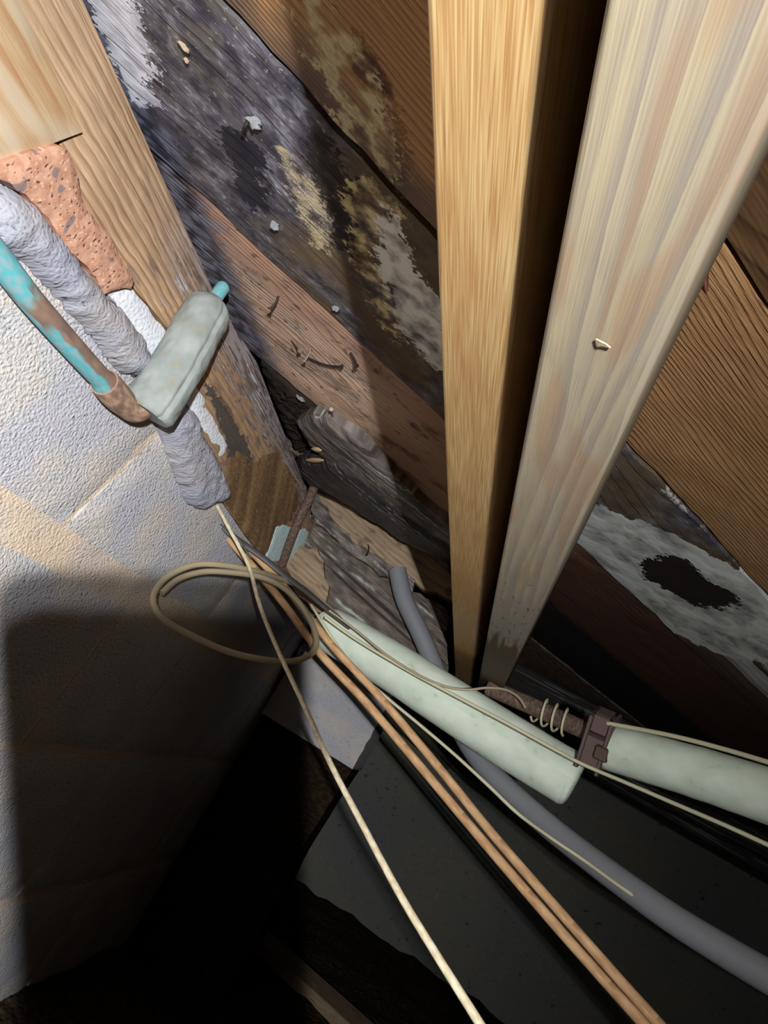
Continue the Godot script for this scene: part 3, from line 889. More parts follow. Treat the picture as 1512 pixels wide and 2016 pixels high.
func build_rest_of_room() -> void:
	var f := setting("floor")
	var s := Shape.new()
	strip(s, Vector3.ZERO, Vector3(0, 0, -1), Vector3.RIGHT, Vector3.UP, span(-0.95, 2.85, 80), 50, func(_u: float) -> float: return -0.5, func(_u: float) -> float: return 1.9, 0.1, 0.0,
		func(u: float, w: float) -> float: return n3.get_noise_2d(u * 700.0, w * 700.0) * 0.02, Vector2(2, 2))
	commit(s, "soil", M.soil, f)
	for q: Array in [["wall_end", Vector3(0.7, 0.43, -2.86), Vector3(1.25, 0.44, 0.06)], ["wall_right", Vector3(1.86, 0.43, -0.95), Vector3(0.06, 0.44, 1.95)], ["wall_back", Vector3(0.7, 0.43, 0.96), Vector3(1.25, 0.44, 0.06)]]:
		var w := setting(q[0])
		var sh := Shape.new()
		block(sh, q[1], Vector3.RIGHT, Vector3.UP, Vector3.BACK, q[2], 0.002)
		commit(sh, "concrete_face", M.pier, w)

func joist(called: String, label: String, x0: float, x1: float, h: float, m: Material) -> void:
	var s := Shape.new()
	# rounded rectangle, its perimeter laid out from the bottom face
	var w := x1 - x0
	var top := SUB - 0.003
	var rr := 0.0022
	var prof: Array[Vector2] = []
	for c: Array in [[x1 - rr, EYE + h + rr, -PI / 2], [x1 - rr, top - rr, 0.0], [x0 + rr, top - rr, PI / 2], [x0 + rr, EYE + h + rr, PI]]:
		for k in 5:
			var a: float = c[2] + k * PI / 8
			prof.append(Vector2(c[0] + cos(a) * rr, c[1] + sin(a) * rr))
	var us := span(-0.45, 1.62, 40)
	var base := Vector3((x0 + x1) / 2, EYE + h, 0)
	var run := PackedFloat32Array([0.0])
	for i in prof.size():
		run.append(run[i] + prof[i].distance_to(prof[(i + 1) % prof.size()]))
	for i in us.size() - 1:
		for k in prof.size():
			var p := prof[k]
			var q := prof[(k + 1) % prof.size()]
			var out := Vector3(p.x + q.x - x0 - x1, p.y + q.y - (EYE + h + top), 0)
			var tv0 := (run[k] + w) / 0.04
			var tv1 := (run[k + 1] + w) / 0.04
			s.quad(Vector3(p.x, p.y, -us[i]), Vector3(q.x, q.y, -us[i]), Vector3(q.x, q.y, -us[i + 1]), Vector3(p.x, p.y, -us[i + 1]), Vector2(us[i] / 1.4, tv0), Vector2(us[i] / 1.4, tv1), Vector2(us[i + 1] / 1.4, tv1), Vector2(us[i + 1] / 1.4, tv0), out, 2 + k if k % 5 == 4 else 0)
	for e: float in [-0.45, 1.62]:
		for k in range(1, prof.size() - 1):
			s.tri(Vector3(prof[0].x, prof[0].y, -e), Vector3(prof[k].x, prof[k].y, -e), Vector3(prof[k + 1].x, prof[k + 1].y, -e), Vector2.ZERO, Vector2(.1, .1), Vector2(.1, .2), Vector3(0, 0, -1 if e > 0 else 1), 1)
	tag(commit(s, called, m, self, base), label, "joist", "pair of new floor joists")

func build_timbers(lamp_at: Vector3, lamp_aim: Vector3) -> void:
	var h1 := 0.15
	var h2 := 0.13
	joist("floor_joist", "narrow orange tan floor joist with fine straight grain, left of the pair", -0.593 * h1, -0.370 * h1, h1, M.joist_oak)
	joist("floor_joist", "wide pale grey floor joist with wavy grain and dirty far end, right of the pair", -0.304 * h2, -0.035 * h2, h2, M.joist_pine)
	# beam across the far end that carries the joists
	var s := Shape.new()
	block(s, Vector3(0.75, SUB - 0.075, -1.68), Vector3.RIGHT, Vector3.UP, Vector3.BACK, Vector3(1.1, 0.07, 0.022), 0.003)
	tag(commit(s, "end_beam", M.boards[4].mat, self, Vector3(0.75, SUB - 0.145, -1.68)), "dark timber beam across the far end behind the joists", "beam")
	# plate on the wall
	var X := WALL + 0.004
	s = Shape.new()
	slab(s, wall_poly([-30, -60, 150, -60, 162, 0, 212, 110, 265, 228, 330, 372, 415, 560, 462, 645, 505, 712, 556, 845, 602, 958, 622, 1060, 645, 1195, 600, 1195, 545, 1130, 488, 1060, 440, 990, 395, 985, 380, 920, 372, 800, 330, 645, 258, 560, 222, 472, 190, 442, 160, 402, 140, 330, 120, 284, 163, 258, 100, 130, 30, -10], X),
		Vector3(X, 0, 0), Vector3(0, 0, -1), Vector3.UP, Vector3.RIGHT, 0.016, 0.06, 0.003, 0.004, 0.0012, 4000.0, Vector2(1 / 1.5, 1 / 0.18), Vector2(-0.2 / 1.5, -0.68 / 0.18), 0.0)
	tag(commit(s, "sill_plate", M.plate, self, on_x(400, 700, X)), "long weathered brown timber sill plate on top of the block wall", "timber plate")
	s = Shape.new()
	slab(s, wall_poly([-60, -60, 5, -60, 32, -8, 100, 130, 160, 256, 163, 260, 100, 284, 0, 322, -60, 344], WALL + 0.008),
		Vector3(WALL + 0.008, 0, 0), Vector3(0, 0, -1), Vector3.UP, Vector3.RIGHT, 0.012, 0.05, 0.002, 0.003, 0.0006, 4000.0, Vector2(1 / 0.4, 1 / 0.12), Vector2.ZERO)
	tag(commit(s, "timber_block", M.fresh_timber, self, on_x(60, 250, WALL)), "pale fresh timber block cut off square above the orange brick", "timber block")
	s = Shape.new()
	slab(s, wall_poly([205, 572, 232, 570, 258, 566, 290, 605, 330, 660, 402, 782, 449, 874, 446, 892, 430, 907, 405, 860, 372, 800, 300, 700, 262, 640], WALL + 0.006),
		Vector3(WALL + 0.006, 0, 0), Vector3(0, 0, -1), Vector3.UP, Vector3.RIGHT, 0.008, 0.03, 0.002, 0.003, 0.0012, 9000.0, Vector2(8, 8), Vector2.ZERO, 0.0008)
	tag(commit(s, "foam_strip", M.foam_white, self, on_x(330, 700, WALL)), "white foam strip wedged between render lumps and the brown sill plate", "foam strip")
	# decayed blocking at the far corner
	var zc := -1.17
	for q: Array in [[[612, 955, 640, 950, 690, 985, 735, 1008, 790, 1045, 880, 1090, 900, 1190, 800, 1142, 760, 1120, 700, 1080, 655, 1038, 626, 985], 0.0, M.brown_board, "flat tan brown board end below the black splinter at the far corner"],
		[[606, 962, 626, 972, 655, 1024, 705, 1072, 765, 1112, 812, 1140, 812, 1166, 760, 1138, 700, 1098, 660, 1062, 640, 1040, 622, 1030], 0.012, M.rot_pale, "pale weathered split edge under the tan brown board at the far corner"],
		[[600, 1000, 625, 1020, 655, 1056, 700, 1094, 760, 1132, 880, 1200, 880, 1330, 740, 1290, 680, 1250, 620, 1200, 590, 1150], -0.004, M.rot_grey, "dark grey timber block at the far corner behind the lagged pipe"],
		[[560, 1105, 590, 1075, 622, 1080, 640, 1120, 648, 1170, 640, 1215, 615, 1200, 580, 1160], 0.016, M.brown_board, "rounded brown timber stub beside the pale green paint flakes"]]:
		var sh := Shape.new()
		var z: float = zc + q[1]
		var poly := PackedVector2Array()
		var first := on_z(q[0][0], q[0][1], z)
		var bu := (on_z(790, 1125, z) - on_z(625, 985, z)).normalized()
		var bv := Vector3.BACK.cross(bu)
		for i in range(0, q[0].size(), 2):
			var p := on_z(q[0][i], q[0][i + 1], z) - first
			poly.append(Vector2(p.dot(bu), p.dot(bv)))
		slab(sh, poly, first, bu, bv, Vector3.BACK, 0.012, 0.02, 0.006, 0.012, 0.003, 5000.0, Vector2(1.6, 7.0), Vector2(0.2, 0.3), 0.003)
		tag(commit(sh, "blocking_timber", q[2], self, first), q[3], "timber block", "rotten timber in the far corner")
	# crumbled rot in the hole by the plate
	s = Shape.new()
	slab(s, board_poly([495, 690, 520, 712, 560, 758, 600, 792, 640, 830, 600, 850, 590, 905, 585, 925, 560, 860, 520, 775]), Vector3(0, SUB + 0.012, 0), along, across, Vector3.DOWN, 0.006, 0.01, 0.01, 0.02, 0.008, 9000.0, Vector2(8, 8), Vector2.ZERO, 0.002)
	var cr := commit(s, "crumbled_rot", M.crumb, self, on_y(550, 800, SUB))
	cr.set_meta("kind", "stuff")
	tag(cr, "dark crumbled rotten wood packed in the hole beside the plate", "rot")
	# pier that stands against the wall at the far end
	var pier := thing("block_pier", "grey block on an added dark base, its corner lit behind the copper tubes", "pier", Vector3(-0.3, 0, -1.56))
	for k in 1:
		s = Shape.new()
		strip(s, Vector3(0, 0, -1.5), Vector3.UP, Vector3.RIGHT, Vector3.BACK, span(0.478, 0.64, 12), 14,
			func(_u: float) -> float: return -0.405, func(u: float) -> float: return -0.19 + 0.002 * n2.get_noise_2d(u * 6000.0, k * 90.0), 0.14, 0.004,
			func(u: float, w: float) -> float: return n3.get_noise_2d(u * 3000.0, w * 3000.0) * 0.004 + (0.004 if w > -0.212 else 0.0), Vector2(1 / 0.21, 1 / 0.42))
		commit(s, "block", M.block, pier, pier.position)
	s = Shape.new()  # dark base added below the block, in place of a hand's cast shadow
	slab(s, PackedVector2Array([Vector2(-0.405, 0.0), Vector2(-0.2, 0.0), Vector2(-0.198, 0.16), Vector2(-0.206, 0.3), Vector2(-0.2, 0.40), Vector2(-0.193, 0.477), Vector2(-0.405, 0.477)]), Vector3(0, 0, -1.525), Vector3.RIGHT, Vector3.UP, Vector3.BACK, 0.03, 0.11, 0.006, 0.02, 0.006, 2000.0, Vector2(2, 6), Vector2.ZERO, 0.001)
	commit(s, "shade_base", M.shade_base, pier, pier.position).set_meta("label", "dark base added under the block in place of a cast shadow")
	# plank lying on the dirt
	s = Shape.new()
	var a := on_y(455, 1795, 0.02)
	var b := on_y(700, 2016, 0.02)
	var d := (b - a).normalized()
	block(s, (a + b) / 2 + Vector3(0, -0.004, 0), d, Vector3.UP, d.cross(Vector3.UP), Vector3(a.distance_to(b) / 2 + 0.1, 0.014, 0.05), 0.002)
	tag(commit(s, "floor_board", M.brown_board, self, (a + b) / 2), "short timber board lying on the dark soil floor by the wall", "board")
	# the telephone that takes the picture and the lamp behind it
	var B := cam_basis
	s = Shape.new()
	var out := PackedVector2Array()
	for c: Array in [[0.028 - 0.009, 0.017 - 0.009, 0.0], [-0.05 + 0.009, 0.017 - 0.009, PI / 2], [-0.05 + 0.009, -0.143 + 0.009, PI], [0.028 - 0.009, -0.143 + 0.009, PI * 1.5]]:
		for k in 7:
			var g: float = c[2] + k * PI / 12
			out.append(Vector2(c[0] + cos(g) * 0.009, c[1] + sin(g) * 0.009))
	slab(s, out, eye() + B * Vector3(0, 0, 0.004), B.x, B.y, -B.z, 0.012, 0.009, 0.001, 0.002, 0.0, 1.0, Vector2(1, 1))
	tag(commit(s, "phone", M.phone_case, self, eye() + B * Vector3(0, 0, 0.008)), "black phone held up in front of the headlamp, behind the picture", "phone")
	var lamp := thing("headlamp", "small round black headlamp glowing white behind the phone", "headlamp", lamp_at)
	var ax := (lamp_aim - lamp_at).normalized()
	var second := lamp_at + cam_basis * Vector3(0, 0.0125, 0)
	var mid := (lamp_at + second) / 2
	s = Shape.new()
	block(s, mid - ax * 0.026, ax.cross(B.x).normalized(), (B.x - ax * B.x.dot(ax)).normalized(), ax, Vector3(0.016, 0.024, 0.019), 0.004)
	commit(s, "housing", M.lamp_body, lamp, lamp_at)
	for q: Array in [[lamp_at, 0.0097], [second, 0.003]]:
		var c: Vector3 = q[0]
		var deep: float = q[1]
		s = Shape.new()
		lathe(s, c, (lamp_aim - c).normalized(), [Vector2(0.0066, -0.01), Vector2(0.0066, deep), Vector2(0.0057, deep), Vector2(0.0057, -0.004), Vector2(0.0001, -0.004)])
		commit(s, "added_bezel", M.lamp_body, lamp, lamp_at)  # unseen rim, added and sized to dim the outer beam
		s = Shape.new()
		lathe(s, c, (lamp_aim - c).normalized(), [Vector2(0.0052, -0.003), Vector2(0.005, -0.0018), Vector2(0.0001, -0.0012)])
		commit(s, "lens", M.lamp_glow, lamp, lamp_at)

func build_pipes() -> void:
	# teal copper pipe that turns up through a foam sleeve
	var X := WALL + 0.022
	var pts := [on_x(-70, 425, X), on_x(0, 512, X), on_x(62, 592, X), on_x(150, 692, X), on_x(205, 752, X), on_x(238, 788, X), on_x(264, 806, X + 0.002), on_x(285, 792, X + 0.004), on_x(320, 740, X + 0.004), on_x(378, 655, X + 0.002), on_x(430, 578, X - 0.002), on_x(439, 566, X - 0.003)]
	var pipe := thing("copper_pipe", "teal and brown corroded copper pipe with elbow, running down the block wall", "pipe", pts[3])
	var s := Shape.new()
	var n_in := pts.size()
	tube(s, spline(pts, 8), func(t: float, _a: float) -> float: return (0.0088 if t < 0.36 else 0.0105) if t < 0.6 else 0.0065, 20, true, 0.42)
	commit(s, "pipe_body", M.patina, pipe, pts[3])
	s = Shape.new()
	tube(s, spline([pts[4], pts[5], pts[6], pts[7]], 8), func(t: float, _a: float) -> float: return 0.0118 + 0.0008 * sin(t * 9.0), 18, true, 0.2)
	commit(s, "elbow", M.brown_copper, pipe, pts[3])
	s = Shape.new()
	var lo := on_x(292, 806, X + 0.008)
	var hi := on_x(428, 588, X + 0.002)
	var path := PackedVector3Array()
	var ts := [-0.03, -0.02, 0.0, 0.05, 0.12, 0.2, 0.3, 0.4, 0.5, 0.6, 0.7, 0.8, 0.88, 0.93, 0.97, 0.99, 1.0]
	for t: float in ts:
		path.append(lo.lerp(hi, t) + Vector3(0.002 * sin(t * 5.0), 0, 0))
	var nt := path.size() - 1
	tube(s, path, func(t: float, a: float) -> float:
		var q: float = ts[int(round(t * nt))]
		var rr := 0.0236 - 0.0015 * q + 0.0014 * exp(-q * 7.0)
		if q < 0.0:
			rr *= 0.86 + 5.0 * (q + 0.03)
		if q > 0.85:
			rr *= sqrt(maxf(0.12, 1.0 - pow((q - 0.85) / 0.155, 2.0)))
		rr *= 1.0 + 0.07 * n3.get_noise_2d(q * 700.0, a * 70.0)
		var seam := absf(a - 4.3)
		return rr - (0.0022 if seam < 0.09 else 0.0), 72, true, 0.25)
	tag(commit(s, "pipe_sleeve", M.sleeve, self, lo), "short fat grey foam sleeve on the teal pipe's upright, seam along its face", "pipe insulation")

	# lagged pipe across the middle, the rusty pipe inside it, and the second length at the right
	s = Shape.new()
	var p0 := at(652, 1240, 1.10)
	var p1 := at(668, 1250, 1.085)
	var p2 := at(880, 1382, 0.99)
	var p3 := at(1112, 1527, 0.93)
	var axis := spline([p0, p1, p1.lerp(p2, 0.5) + Vector3(0, 0.002, 0), p2, p2.lerp(p3, 0.5) + Vector3(0, -0.001, 0), p3, p3 + (p3 - p2).normalized() * 0.004, p3 + (p3 - p2).normalized() * 0.009, p3 + (p3 - p2).normalized() * 0.013, p3 + (p3 - p2).normalized() * 0.016], 6)
	tube(s, axis, func(t: float, a: float) -> float:
		var rr := 0.0322 + 0.0022 * sin(t * PI) + 0.0006 * n3.get_noise_2d(t * 900.0, a * 50.0)
		if t < 0.05:
			rr *= 0.82 + t * 3.6
		var q := clampf((t - 0.74) / 0.26, 0.0, 1.0)
		rr *= sqrt(1.0 - 0.62 * q * q * q)
		return rr - (0.0035 if absf(a - 2.15) < 0.07 else 0.0), 80, true, 0.5)
	var lag := commit(s, "lagged_pipe", M.lagging, self, p2)
	tag(lag, "thick pale green foam lagging crossing below the joists, cut off square at its right end", "pipe insulation", "")
	var q0 := at(960, 1352, 0.985)
	var q1 := at(1060, 1396, 0.96)
	var q2 := at(1150, 1437, 0.93)
	var q3 := at(1215, 1465, 0.91)
	var steel := thing("steel_pipe", "bare brown steel pipe between the two lagged lengths", "pipe", q1)
	s = Shape.new()
	tube(s, spline([q0, q1, q2, q3], 8), func(_t: float, _a: float) -> float: return 0.0115, 20)
	commit(s, "pipe_body", M.rust, steel, q1)
	# wire wound three times round the bare pipe
	var coil := []
	for k in 40:
		var t := k / 39.0
		var c := at(lerpf(1056, 1118, t), lerpf(1395, 1424, t), 0.955 - 0.02 * t)
		var ax := (q2 - q1).normalized()
		var sd := ax.cross(Vector3.UP).normalized()
		var g := t * TAU * 3.1 + 1.0
		coil.append(c + (sd * cos(g) + ax.cross(sd) * sin(g)) * 0.0165)
	wire("wire_coil", coil, 0.0016, M.cable_thin, steel, q1, 3, 8)
	# clamp
	var cc := at(1180, 1452, 0.90)
	var cz := (q3 - q1).normalized()
	var cy := (B_up() - cz * B_up().dot(cz)).normalized()
	var cx := cy.cross(cz)
	var clamp := thing("pipe_clamp", "dark brown clamp block at the end of the right hand lagged pipe", "clamp", cc)
	s = Shape.new()
	block(s, cc + cy * -0.012, cx, cy, cz, Vector3(0.022, 0.020, 0.0135), 0.003)
	block(s, cc + cy * 0.022 - cx * 0.006, cx, cy, cz, Vector3(0.016, 0.013, 0.012), 0.003)
	commit(s, "body", M.clamp, clamp, cc)
	s = Shape.new()
	for e: float in [-1.0, 1.0]:
		block(s, cc + cy * -0.004 + cz * e * 0.0125, cx, cy, cz, Vector3(0.024, 0.034, 0.0025), 0.001)
	commit(s, "flange", M.clamp, clamp, cc)
	s = Shape.new()
	block(s, cc + cy * -0.012 - B_dir() * 0.023, cx, cy, cz, Vector3(0.006, 0.009, 0.009), 0.002)
	commit(s, "lug", M.rust, clamp, cc)
	s = Shape.new()
	tube(s, PackedVector3Array([cc - cy * 0.031 - B_dir() * 0.02, cc - cy * 0.031 - B_dir() * 0.026]), func(_t: float, _a: float) -> float: return 0.003, 8)
	commit(s, "screw", M.nail, clamp, cc)
	s = Shape.new()
	var r0 := at(1200, 1471, 0.90)
	var r1 := at(1360, 1517, 0.82)
	var r2 := at(1540, 1576, 0.745)
	var r3 := at(1760, 1650, 0.66)
	tube(s, spline(onward([r0, r0.lerp(r1, 0.06), r1, r2, r3], 4.0), 10), func(t: float, a: float) -> float:
		return 0.0272 + 0.0015 * t + 0.0005 * n3.get_noise_2d(t * 1200.0, a * 50.0) - (0.003 if absf(a - 5.2) < 0.07 else 0.0), 72, true, 0.5)
	tag(commit(s, "lagged_pipe", M.lagging, self, r1), "thick pale green foam lagging at the right, running out from the brown clamp", "pipe insulation")
	# grey conduit that drops behind the lagging and runs out low at the right
	tag(wire("conduit", onward([at(782, 1122, 1.17), at(796, 1180, 1.15), at(824, 1240, 1.13), at(850, 1300, 1.11), at(890, 1400, 1.07), at(940, 1490, 1.0), at(1040, 1592, 0.92), at(1150, 1682, 0.84), at(1300, 1792, 0.74), at(1420, 1868, 0.68), at(1560, 1950, 0.62), at(1700, 2030, 0.57)], 4.0), 0.0142, M.conduit, self, at(1040, 1592, 0.92), 8, 20),
		"smooth grey plastic conduit passing behind the green lagging to the lower right", "conduit")
	tag(wire("waste_pipe", [at(668, 1300, 1.75), at(735, 1362, 1.95), at(800, 1424, 2.3), on_z(878, 1500, -2.83)], 0.034, M.conduit_dark, self, at(735, 1362, 1.95), 8, 20),
		"dim olive pipe in the dark under the green lagging, running to the far wall", "pipe")
	# rusty rod over peeling green paint on the plate
	var rx := WALL + 0.014
	var rod := thing("rusty_rod", "rusty brown rod over pale green paint flakes on the sill plate", "rod", on_x(580, 1040, rx))
	var ro := rod.position
	wire("rod", [on_x(628, 930, rx - 0.002), on_x(612, 975, rx), on_x(590, 1020, rx + 0.002), on_x(572, 1065, rx + 0.002), on_x(555, 1112, rx)], 0.0072, M.rust, rod, ro, 8, 14)
	for f: Array in [[545, 1038, 560, 1034, 580, 1042, 572, 1062, 552, 1106, 536, 1104, 524, 1096, 536, 1066], [588, 1044, 600, 1040, 608, 1050, 600, 1072, 585, 1098, 565, 1112, 553, 1114, 566, 1088, 580, 1068]]:
		s = Shape.new()
		slab(s, wall_poly(f, WALL + 0.008), Vector3(WALL + 0.008, 0, 0), Vector3(0, 0, -1), Vector3.UP, Vector3.RIGHT, 0.006, 0.002, 0.001, 0.002, 0.0006, 9000.0, Vector2(8, 8), Vector2.ZERO, 0.001)
		commit(s, "paint_flake", M.paint_green, rod, ro).set_meta("label", "pale green paint flake")

func B_up() -> Vector3:
	return cam_basis.y

func B_dir() -> Vector3:
	return -cam_basis.z

func build_cables() -> void:
	# two copper lines side by side
	tag(wire("copper_line", onward([at(424, 1010, 1.0), at(452, 1062, 0.99), at(500, 1118, 0.97), at(560, 1190, 0.95), at(632, 1288, 0.92), at(720, 1382, 0.88), at(830, 1512, 0.83), at(950, 1655, 0.77), at(1080, 1806, 0.71), at(1190, 1930, 0.67), at(1300, 2052, 0.62)], 4.0), 0.0050, M.copper, self, at(632, 1288, 0.92), 8, 14),
		"copper tube from the wall to the bottom edge, the left and lower of two", "copper tube", "copper tubes")
	tag(wire("copper_line", onward([at(470, 1062, 1.0), at(520, 1112, 0.98), at(575, 1172, 0.955), at(655, 1272, 0.92), at(742, 1366, 0.88), at(850, 1494, 0.83), at(968, 1640, 0.77), at(1098, 1790, 0.71), at(1212, 1920, 0.665), at(1330, 2052, 0.61)], 4.0), 0.0048, M.copper, self, at(655, 1272, 0.92), 8, 14),
		"copper tube from the wall to the bottom edge, the right and upper of two", "copper tube", "copper tubes")
	tag(wire("white_cable", onward([at(410, 960, 0.93), at(424, 988, 0.92), at(448, 1035, 0.905), at(474, 1082, 0.89), at(492, 1120, 0.87), at(508, 1180, 0.84), at(530, 1240, 0.80), at(562, 1312, 0.75), at(600, 1392, 0.69), at(652, 1506, 0.61), at(716, 1628, 0.53), at(788, 1762, 0.46), at(862, 1884, 0.41), at(960, 2040, 0.36)], 5.0), 0.0024, M.cable_white, self, at(600, 1392, 0.69), 8, 12),
		"off white cable crossing the copper tubes and hanging to the bottom edge", "cable")
	tag(wire("looped_cable", [at(672, 1222, 1.06), at(650, 1200, 1.03), at(600, 1160, 0.99), at(548, 1138, 0.95), at(500, 1124, 0.90), at(440, 1113, 0.86), at(385, 1112, 0.83), at(335, 1132, 0.80), at(306, 1162, 0.785), at(303, 1192, 0.775), at(326, 1222, 0.775), at(380, 1253, 0.785), at(450, 1283, 0.80), at(520, 1299, 0.815), at(575, 1302, 0.84), at(612, 1288, 0.86), at(623, 1262, 0.88), at(614, 1228, 0.90), at(590, 1188, 0.905), at(556, 1156, 0.90), at(512, 1136, 0.89), at(452, 1127, 0.875), at(400, 1126, 0.86), at(352, 1140, 0.84), at(318, 1168, 0.82)], 0.0036, M.cable_brown, self, at(440, 1113, 0.84), 8, 12),
		"dull brown cable looped once in front of the block wall", "cable")
	tag(wire("thin_wire", [at(648, 1202, 1.0), at(700, 1240, 0.985), at(762, 1290, 0.955), at(830, 1332, 0.925), at(880, 1352, 0.91), at(920, 1358, 0.905), at(960, 1354, 0.91), at(995, 1358, 0.92), at(1020, 1372, 0.93), at(1034, 1392, 0.935)], 0.0016, M.cable_brown, self, at(830, 1332, 0.925), 8, 8),
		"thin brown wire lying on the lagging up to the coil on the bare pipe", "wire")
	tag(wire("long_wire", onward([at(640, 1215, 1.0), at(700, 1258, 0.985), at(800, 1318, 0.94), at(900, 1372, 0.90), at(1000, 1425, 0.875), at(1100, 1480, 0.86), at(1150, 1506, 0.855), at(1230, 1540, 0.82), at(1330, 1583, 0.77), at(1430, 1626, 0.72), at(1530, 1672, 0.68), at(1640, 1725, 0.64)], 4.0), 0.0022, M.cable_thin, self, at(1100, 1480, 0.86), 8, 8),
		"long pale wire lying along the lagging and on to the right edge", "wire")
	tag(wire("pale_cord", [at(612, 1190, 1.0), at(655, 1258, 0.98), at(700, 1318, 0.96), at(760, 1372, 0.93), at(830, 1430, 0.90), at(900, 1490, 0.87), at(965, 1550, 0.84), at(1020, 1602, 0.82), at(1085, 1650, 0.83), at(1150, 1694, 0.815), at(1230, 1752, 0.765), at(1300, 1796, 0.735)], 0.0020, M.cable_thin, self, at(760, 1372, 0.93), 8, 8),
		"thin pale cord between the copper tubes and the lagging", "cord")
	tag(wire("top_wire", onward([at(1196, 1424, 0.875), at(1240, 1432, 0.855), at(1330, 1450, 0.81), at(1430, 1476, 0.765), at(1530, 1506, 0.72), at(1640, 1540, 0.68)], 4.0), 0.0026, M.cable_thin, self, at(1330, 1450, 0.81), 8, 8),
		"pale wire lying along the top of the right hand lagging", "wire")
	# flat grey black straps
	for q: Array in [[[at(398, 990, 0.97), at(420, 1018, 0.965), at(462, 1058, 0.96), at(510, 1092, 0.96), at(560, 1132, 0.965), at(610, 1170, 0.97), at(664, 1216, 1.03), at(700, 1246, 1.07)], 0.0075, "flat dark grey strap lying along the top of the copper tubes"],
		[[at(400, 1000, 0.955), at(432, 1030, 0.95), at(470, 1062, 0.948), at(494, 1100, 0.95)], 0.0022, "thin dark strip under the flat grey strap"]]:
		var s := Shape.new()
		var w: float = q[1]
		tube(s, spline(q[0], 8), func(_t: float, a: float) -> float: return w * 0.34 / sqrt(pow(0.34 * cos(a - 0.5), 2) + pow(sin(a - 0.5), 2)), 16)
		tag(commit(s, "strap", M.cable_grey, self, q[0][2]), q[2], "strap")

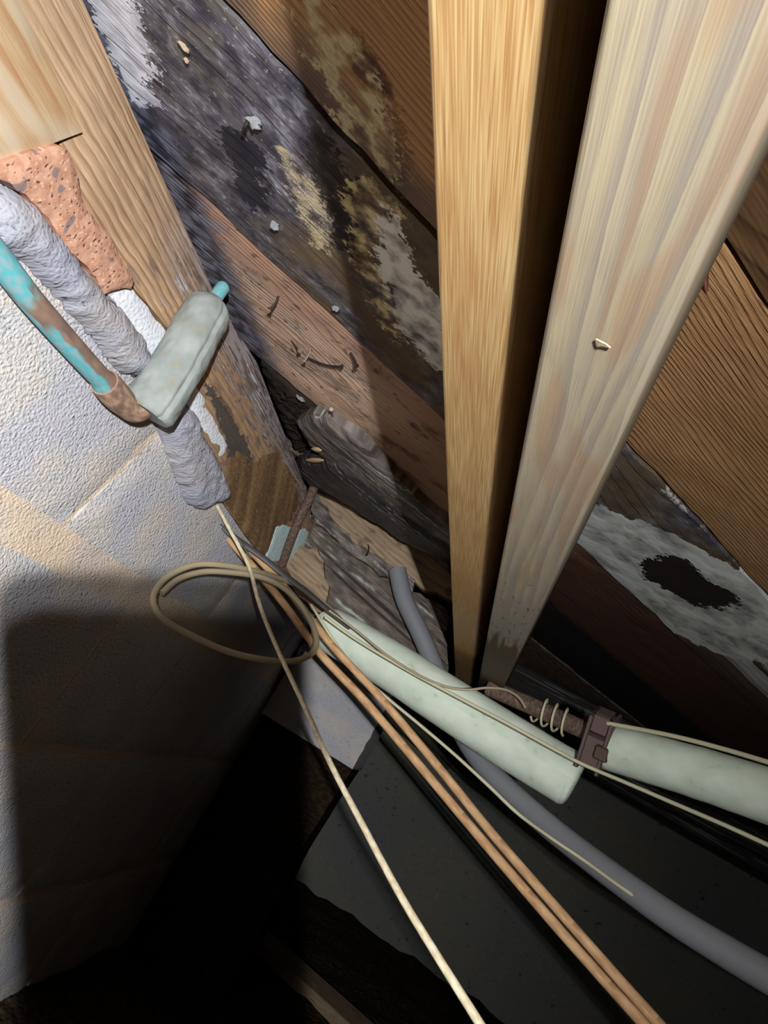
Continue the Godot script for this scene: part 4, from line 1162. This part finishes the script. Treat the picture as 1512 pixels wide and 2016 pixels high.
func build_small() -> void:
	var D := Vector3.DOWN
	# nails through the reddish board: [root px, tip px, length, material, label]
	for q: Array in [[548, 583, 532, 608, 0.013, M.nail_dark, "bent dark nail highest on the reddish board"],
		[575, 668, 590, 690, 0.012, M.nail, "bright bent nail left of the middle on the reddish board"],
		[611, 684, 600, 710, 0.013, M.nail, "stubby rusty nail in the middle of the reddish board"],
		[604, 704, 672, 722, 0.006, M.nail_dark, "long dark nail lying flat across the reddish board"],
		[690, 695, 702, 720, 0.012, M.nail_dark, "dark nail at the shadow line on the reddish board"],
		[640, 818, 652, 806, 0.014, M.nail, "short pale nail in the gap above the black splinters"],
		[725, 1072, 722, 1092, 0.012, M.nail_dark, "thin dark nail on the grey board end in the far corner"]]:
		var a := on_y(q[0], q[1], SUB - 0.001)
		var b := on_y(q[2], q[3], SUB - float(q[4]))
		if q[1] > 1000:
			a = on_z(q[0], q[1], -1.165)
			b = on_z(q[2], q[3], -1.15)
		var t := thing("nail", q[6], "nail", a, "")
		wire("shank", [a, a.lerp(b, 0.45) + (b - a).length() * 0.1 * along, b], 0.0012, q[5], t, a, 5, 8)
		var s := Shape.new()
		var ax := (b - a).normalized()
		tube(s, PackedVector3Array([b - ax * 0.0004, b, b + ax * 0.0009]), func(_t: float, _a: float) -> float: return 0.0023, 10)
		commit(s, "head", q[5], t, a)
	# lumps of debris stuck on nail points of the black board
	for q: Array in [[500, 242, 0.0048, M.chalk, "crumpled white lump stuck on a nail in the black board", 1.0], [541, 444, 0.004, M.chalk, "small white crumb on the black board near the reddish board", 1.0],
		[362, 92, 0.0022, M.tan, "tan cocoon like lump at the top of the black board", 1.9], [367, 119, 0.0019, M.tan, "small round tan lump just under the tan cocoon", 1.0],
		[661, 608, 0.0028, M.chalk, "white chip at the edge of the black board by the shadow", 1.2], [592, 785, 0.0026, M.chalk, "white chip in the gap under the reddish board", 2.4]]:
		var c := on_y(q[0], q[1], SUB - 0.004)
		var s := Shape.new()
		lump(s, c, q[2], q[5], along, int(q[0]))
		var t := thing("debris_lump", q[4], "debris", c)
		commit(s, "lump", q[3], t, c)
		if q[0] == 500:
			wire("nail_point", [on_y(478, 262, SUB - 0.006), on_y(484, 246, SUB - 0.008), on_y(494, 232, SUB)], 0.0014, M.nail_dark, t, c, 5, 8)
	# splinters
	for q: Array in [[1383, 536, 1391, 578, 0.0036, plain(rgb(92, 42, 28), 0.6), "dark red brown wood sliver hanging beside the right joist"]]:
		var s := Shape.new()
		var a := on_y(q[0], q[1], SUB - 0.002)
		var b := on_y(q[2], q[3], SUB - 0.012)
		var rr: float = q[4]
		tube(s, PackedVector3Array([a, a.lerp(b, 0.3), a.lerp(b, 0.6), a.lerp(b, 0.85), b]), func(t: float, an: float) -> float: return rr * (1.0 - t * 0.9) * (0.7 + 0.3 * absf(cos(an))), 8)
		tag(commit(s, "wood_sliver", q[5], self, a), q[6], "splinter")
	var j := on_y(1190, 676, EYE + 0.13 - 0.0006)
	tag(wire("wood_fibre", [on_y(1174, 668, EYE + 0.1292), on_y(1186, 674, EYE + 0.128), on_y(1192, 677, EYE + 0.1285), on_y(1201, 684, EYE + 0.1292)], 0.0003, M.splinter, self, j, 5, 6), "tiny curled wood fibre on the face of the pale joist", "splinter")
	for q: Array in [[615, 884, 632, 886, M.splinter, "broken light wood chip above the black splinter"], [604, 906, 636, 906, M.splinter, "torn tan fibre on the tip of the black splinter"]]:
		var s := Shape.new()
		var a := on_y(q[0], q[1], SUB - 0.024)
		var b := on_y(q[2], q[3], SUB - 0.026)
		tube(s, PackedVector3Array([a, a.lerp(b, 0.4), a.lerp(b, 0.8), b]), func(t: float, an: float) -> float: return 0.0045 * (1.0 - absf(t - 0.45) * 1.6) * (0.5 + 0.5 * absf(cos(an))) + 0.0006, 8)
		tag(commit(s, "wood_chip", q[4], self, a), q[5], "splinter")

func lump(s: Shape, c: Vector3, r: float, stretch: float, ax: Vector3, o: int) -> void:
	var rows := 9
	var cols := 14
	var P := []
	for i in rows + 1:
		for k in cols:
			var th := PI * i / rows
			var ph := TAU * k / cols
			var d := Vector3(sin(th) * cos(ph), cos(th), sin(th) * sin(ph))
			var q := d * Vector3(1.0, 0.6, 0.85) * r * (1.0 + 1.1 * n3.get_noise_3d(d.x * 110.0 + o, d.y * 110.0, d.z * 110.0))
			P.append(c + q + ax * q.dot(ax) * (stretch - 1.0))
	for i in rows:
		for k in cols:
			var k2 := (k + 1) % cols
			var a: Vector3 = P[i * cols + k]
			var b: Vector3 = P[(i + 1) * cols + k]
			var d: Vector3 = P[(i + 1) * cols + k2]
			var e: Vector3 = P[i * cols + k2]
			s.quad(a, b, d, e, Vector2(0, 0), Vector2(0, .2), Vector2(.2, .2), Vector2(.2, 0), (a + d) / 2 - c, 0)
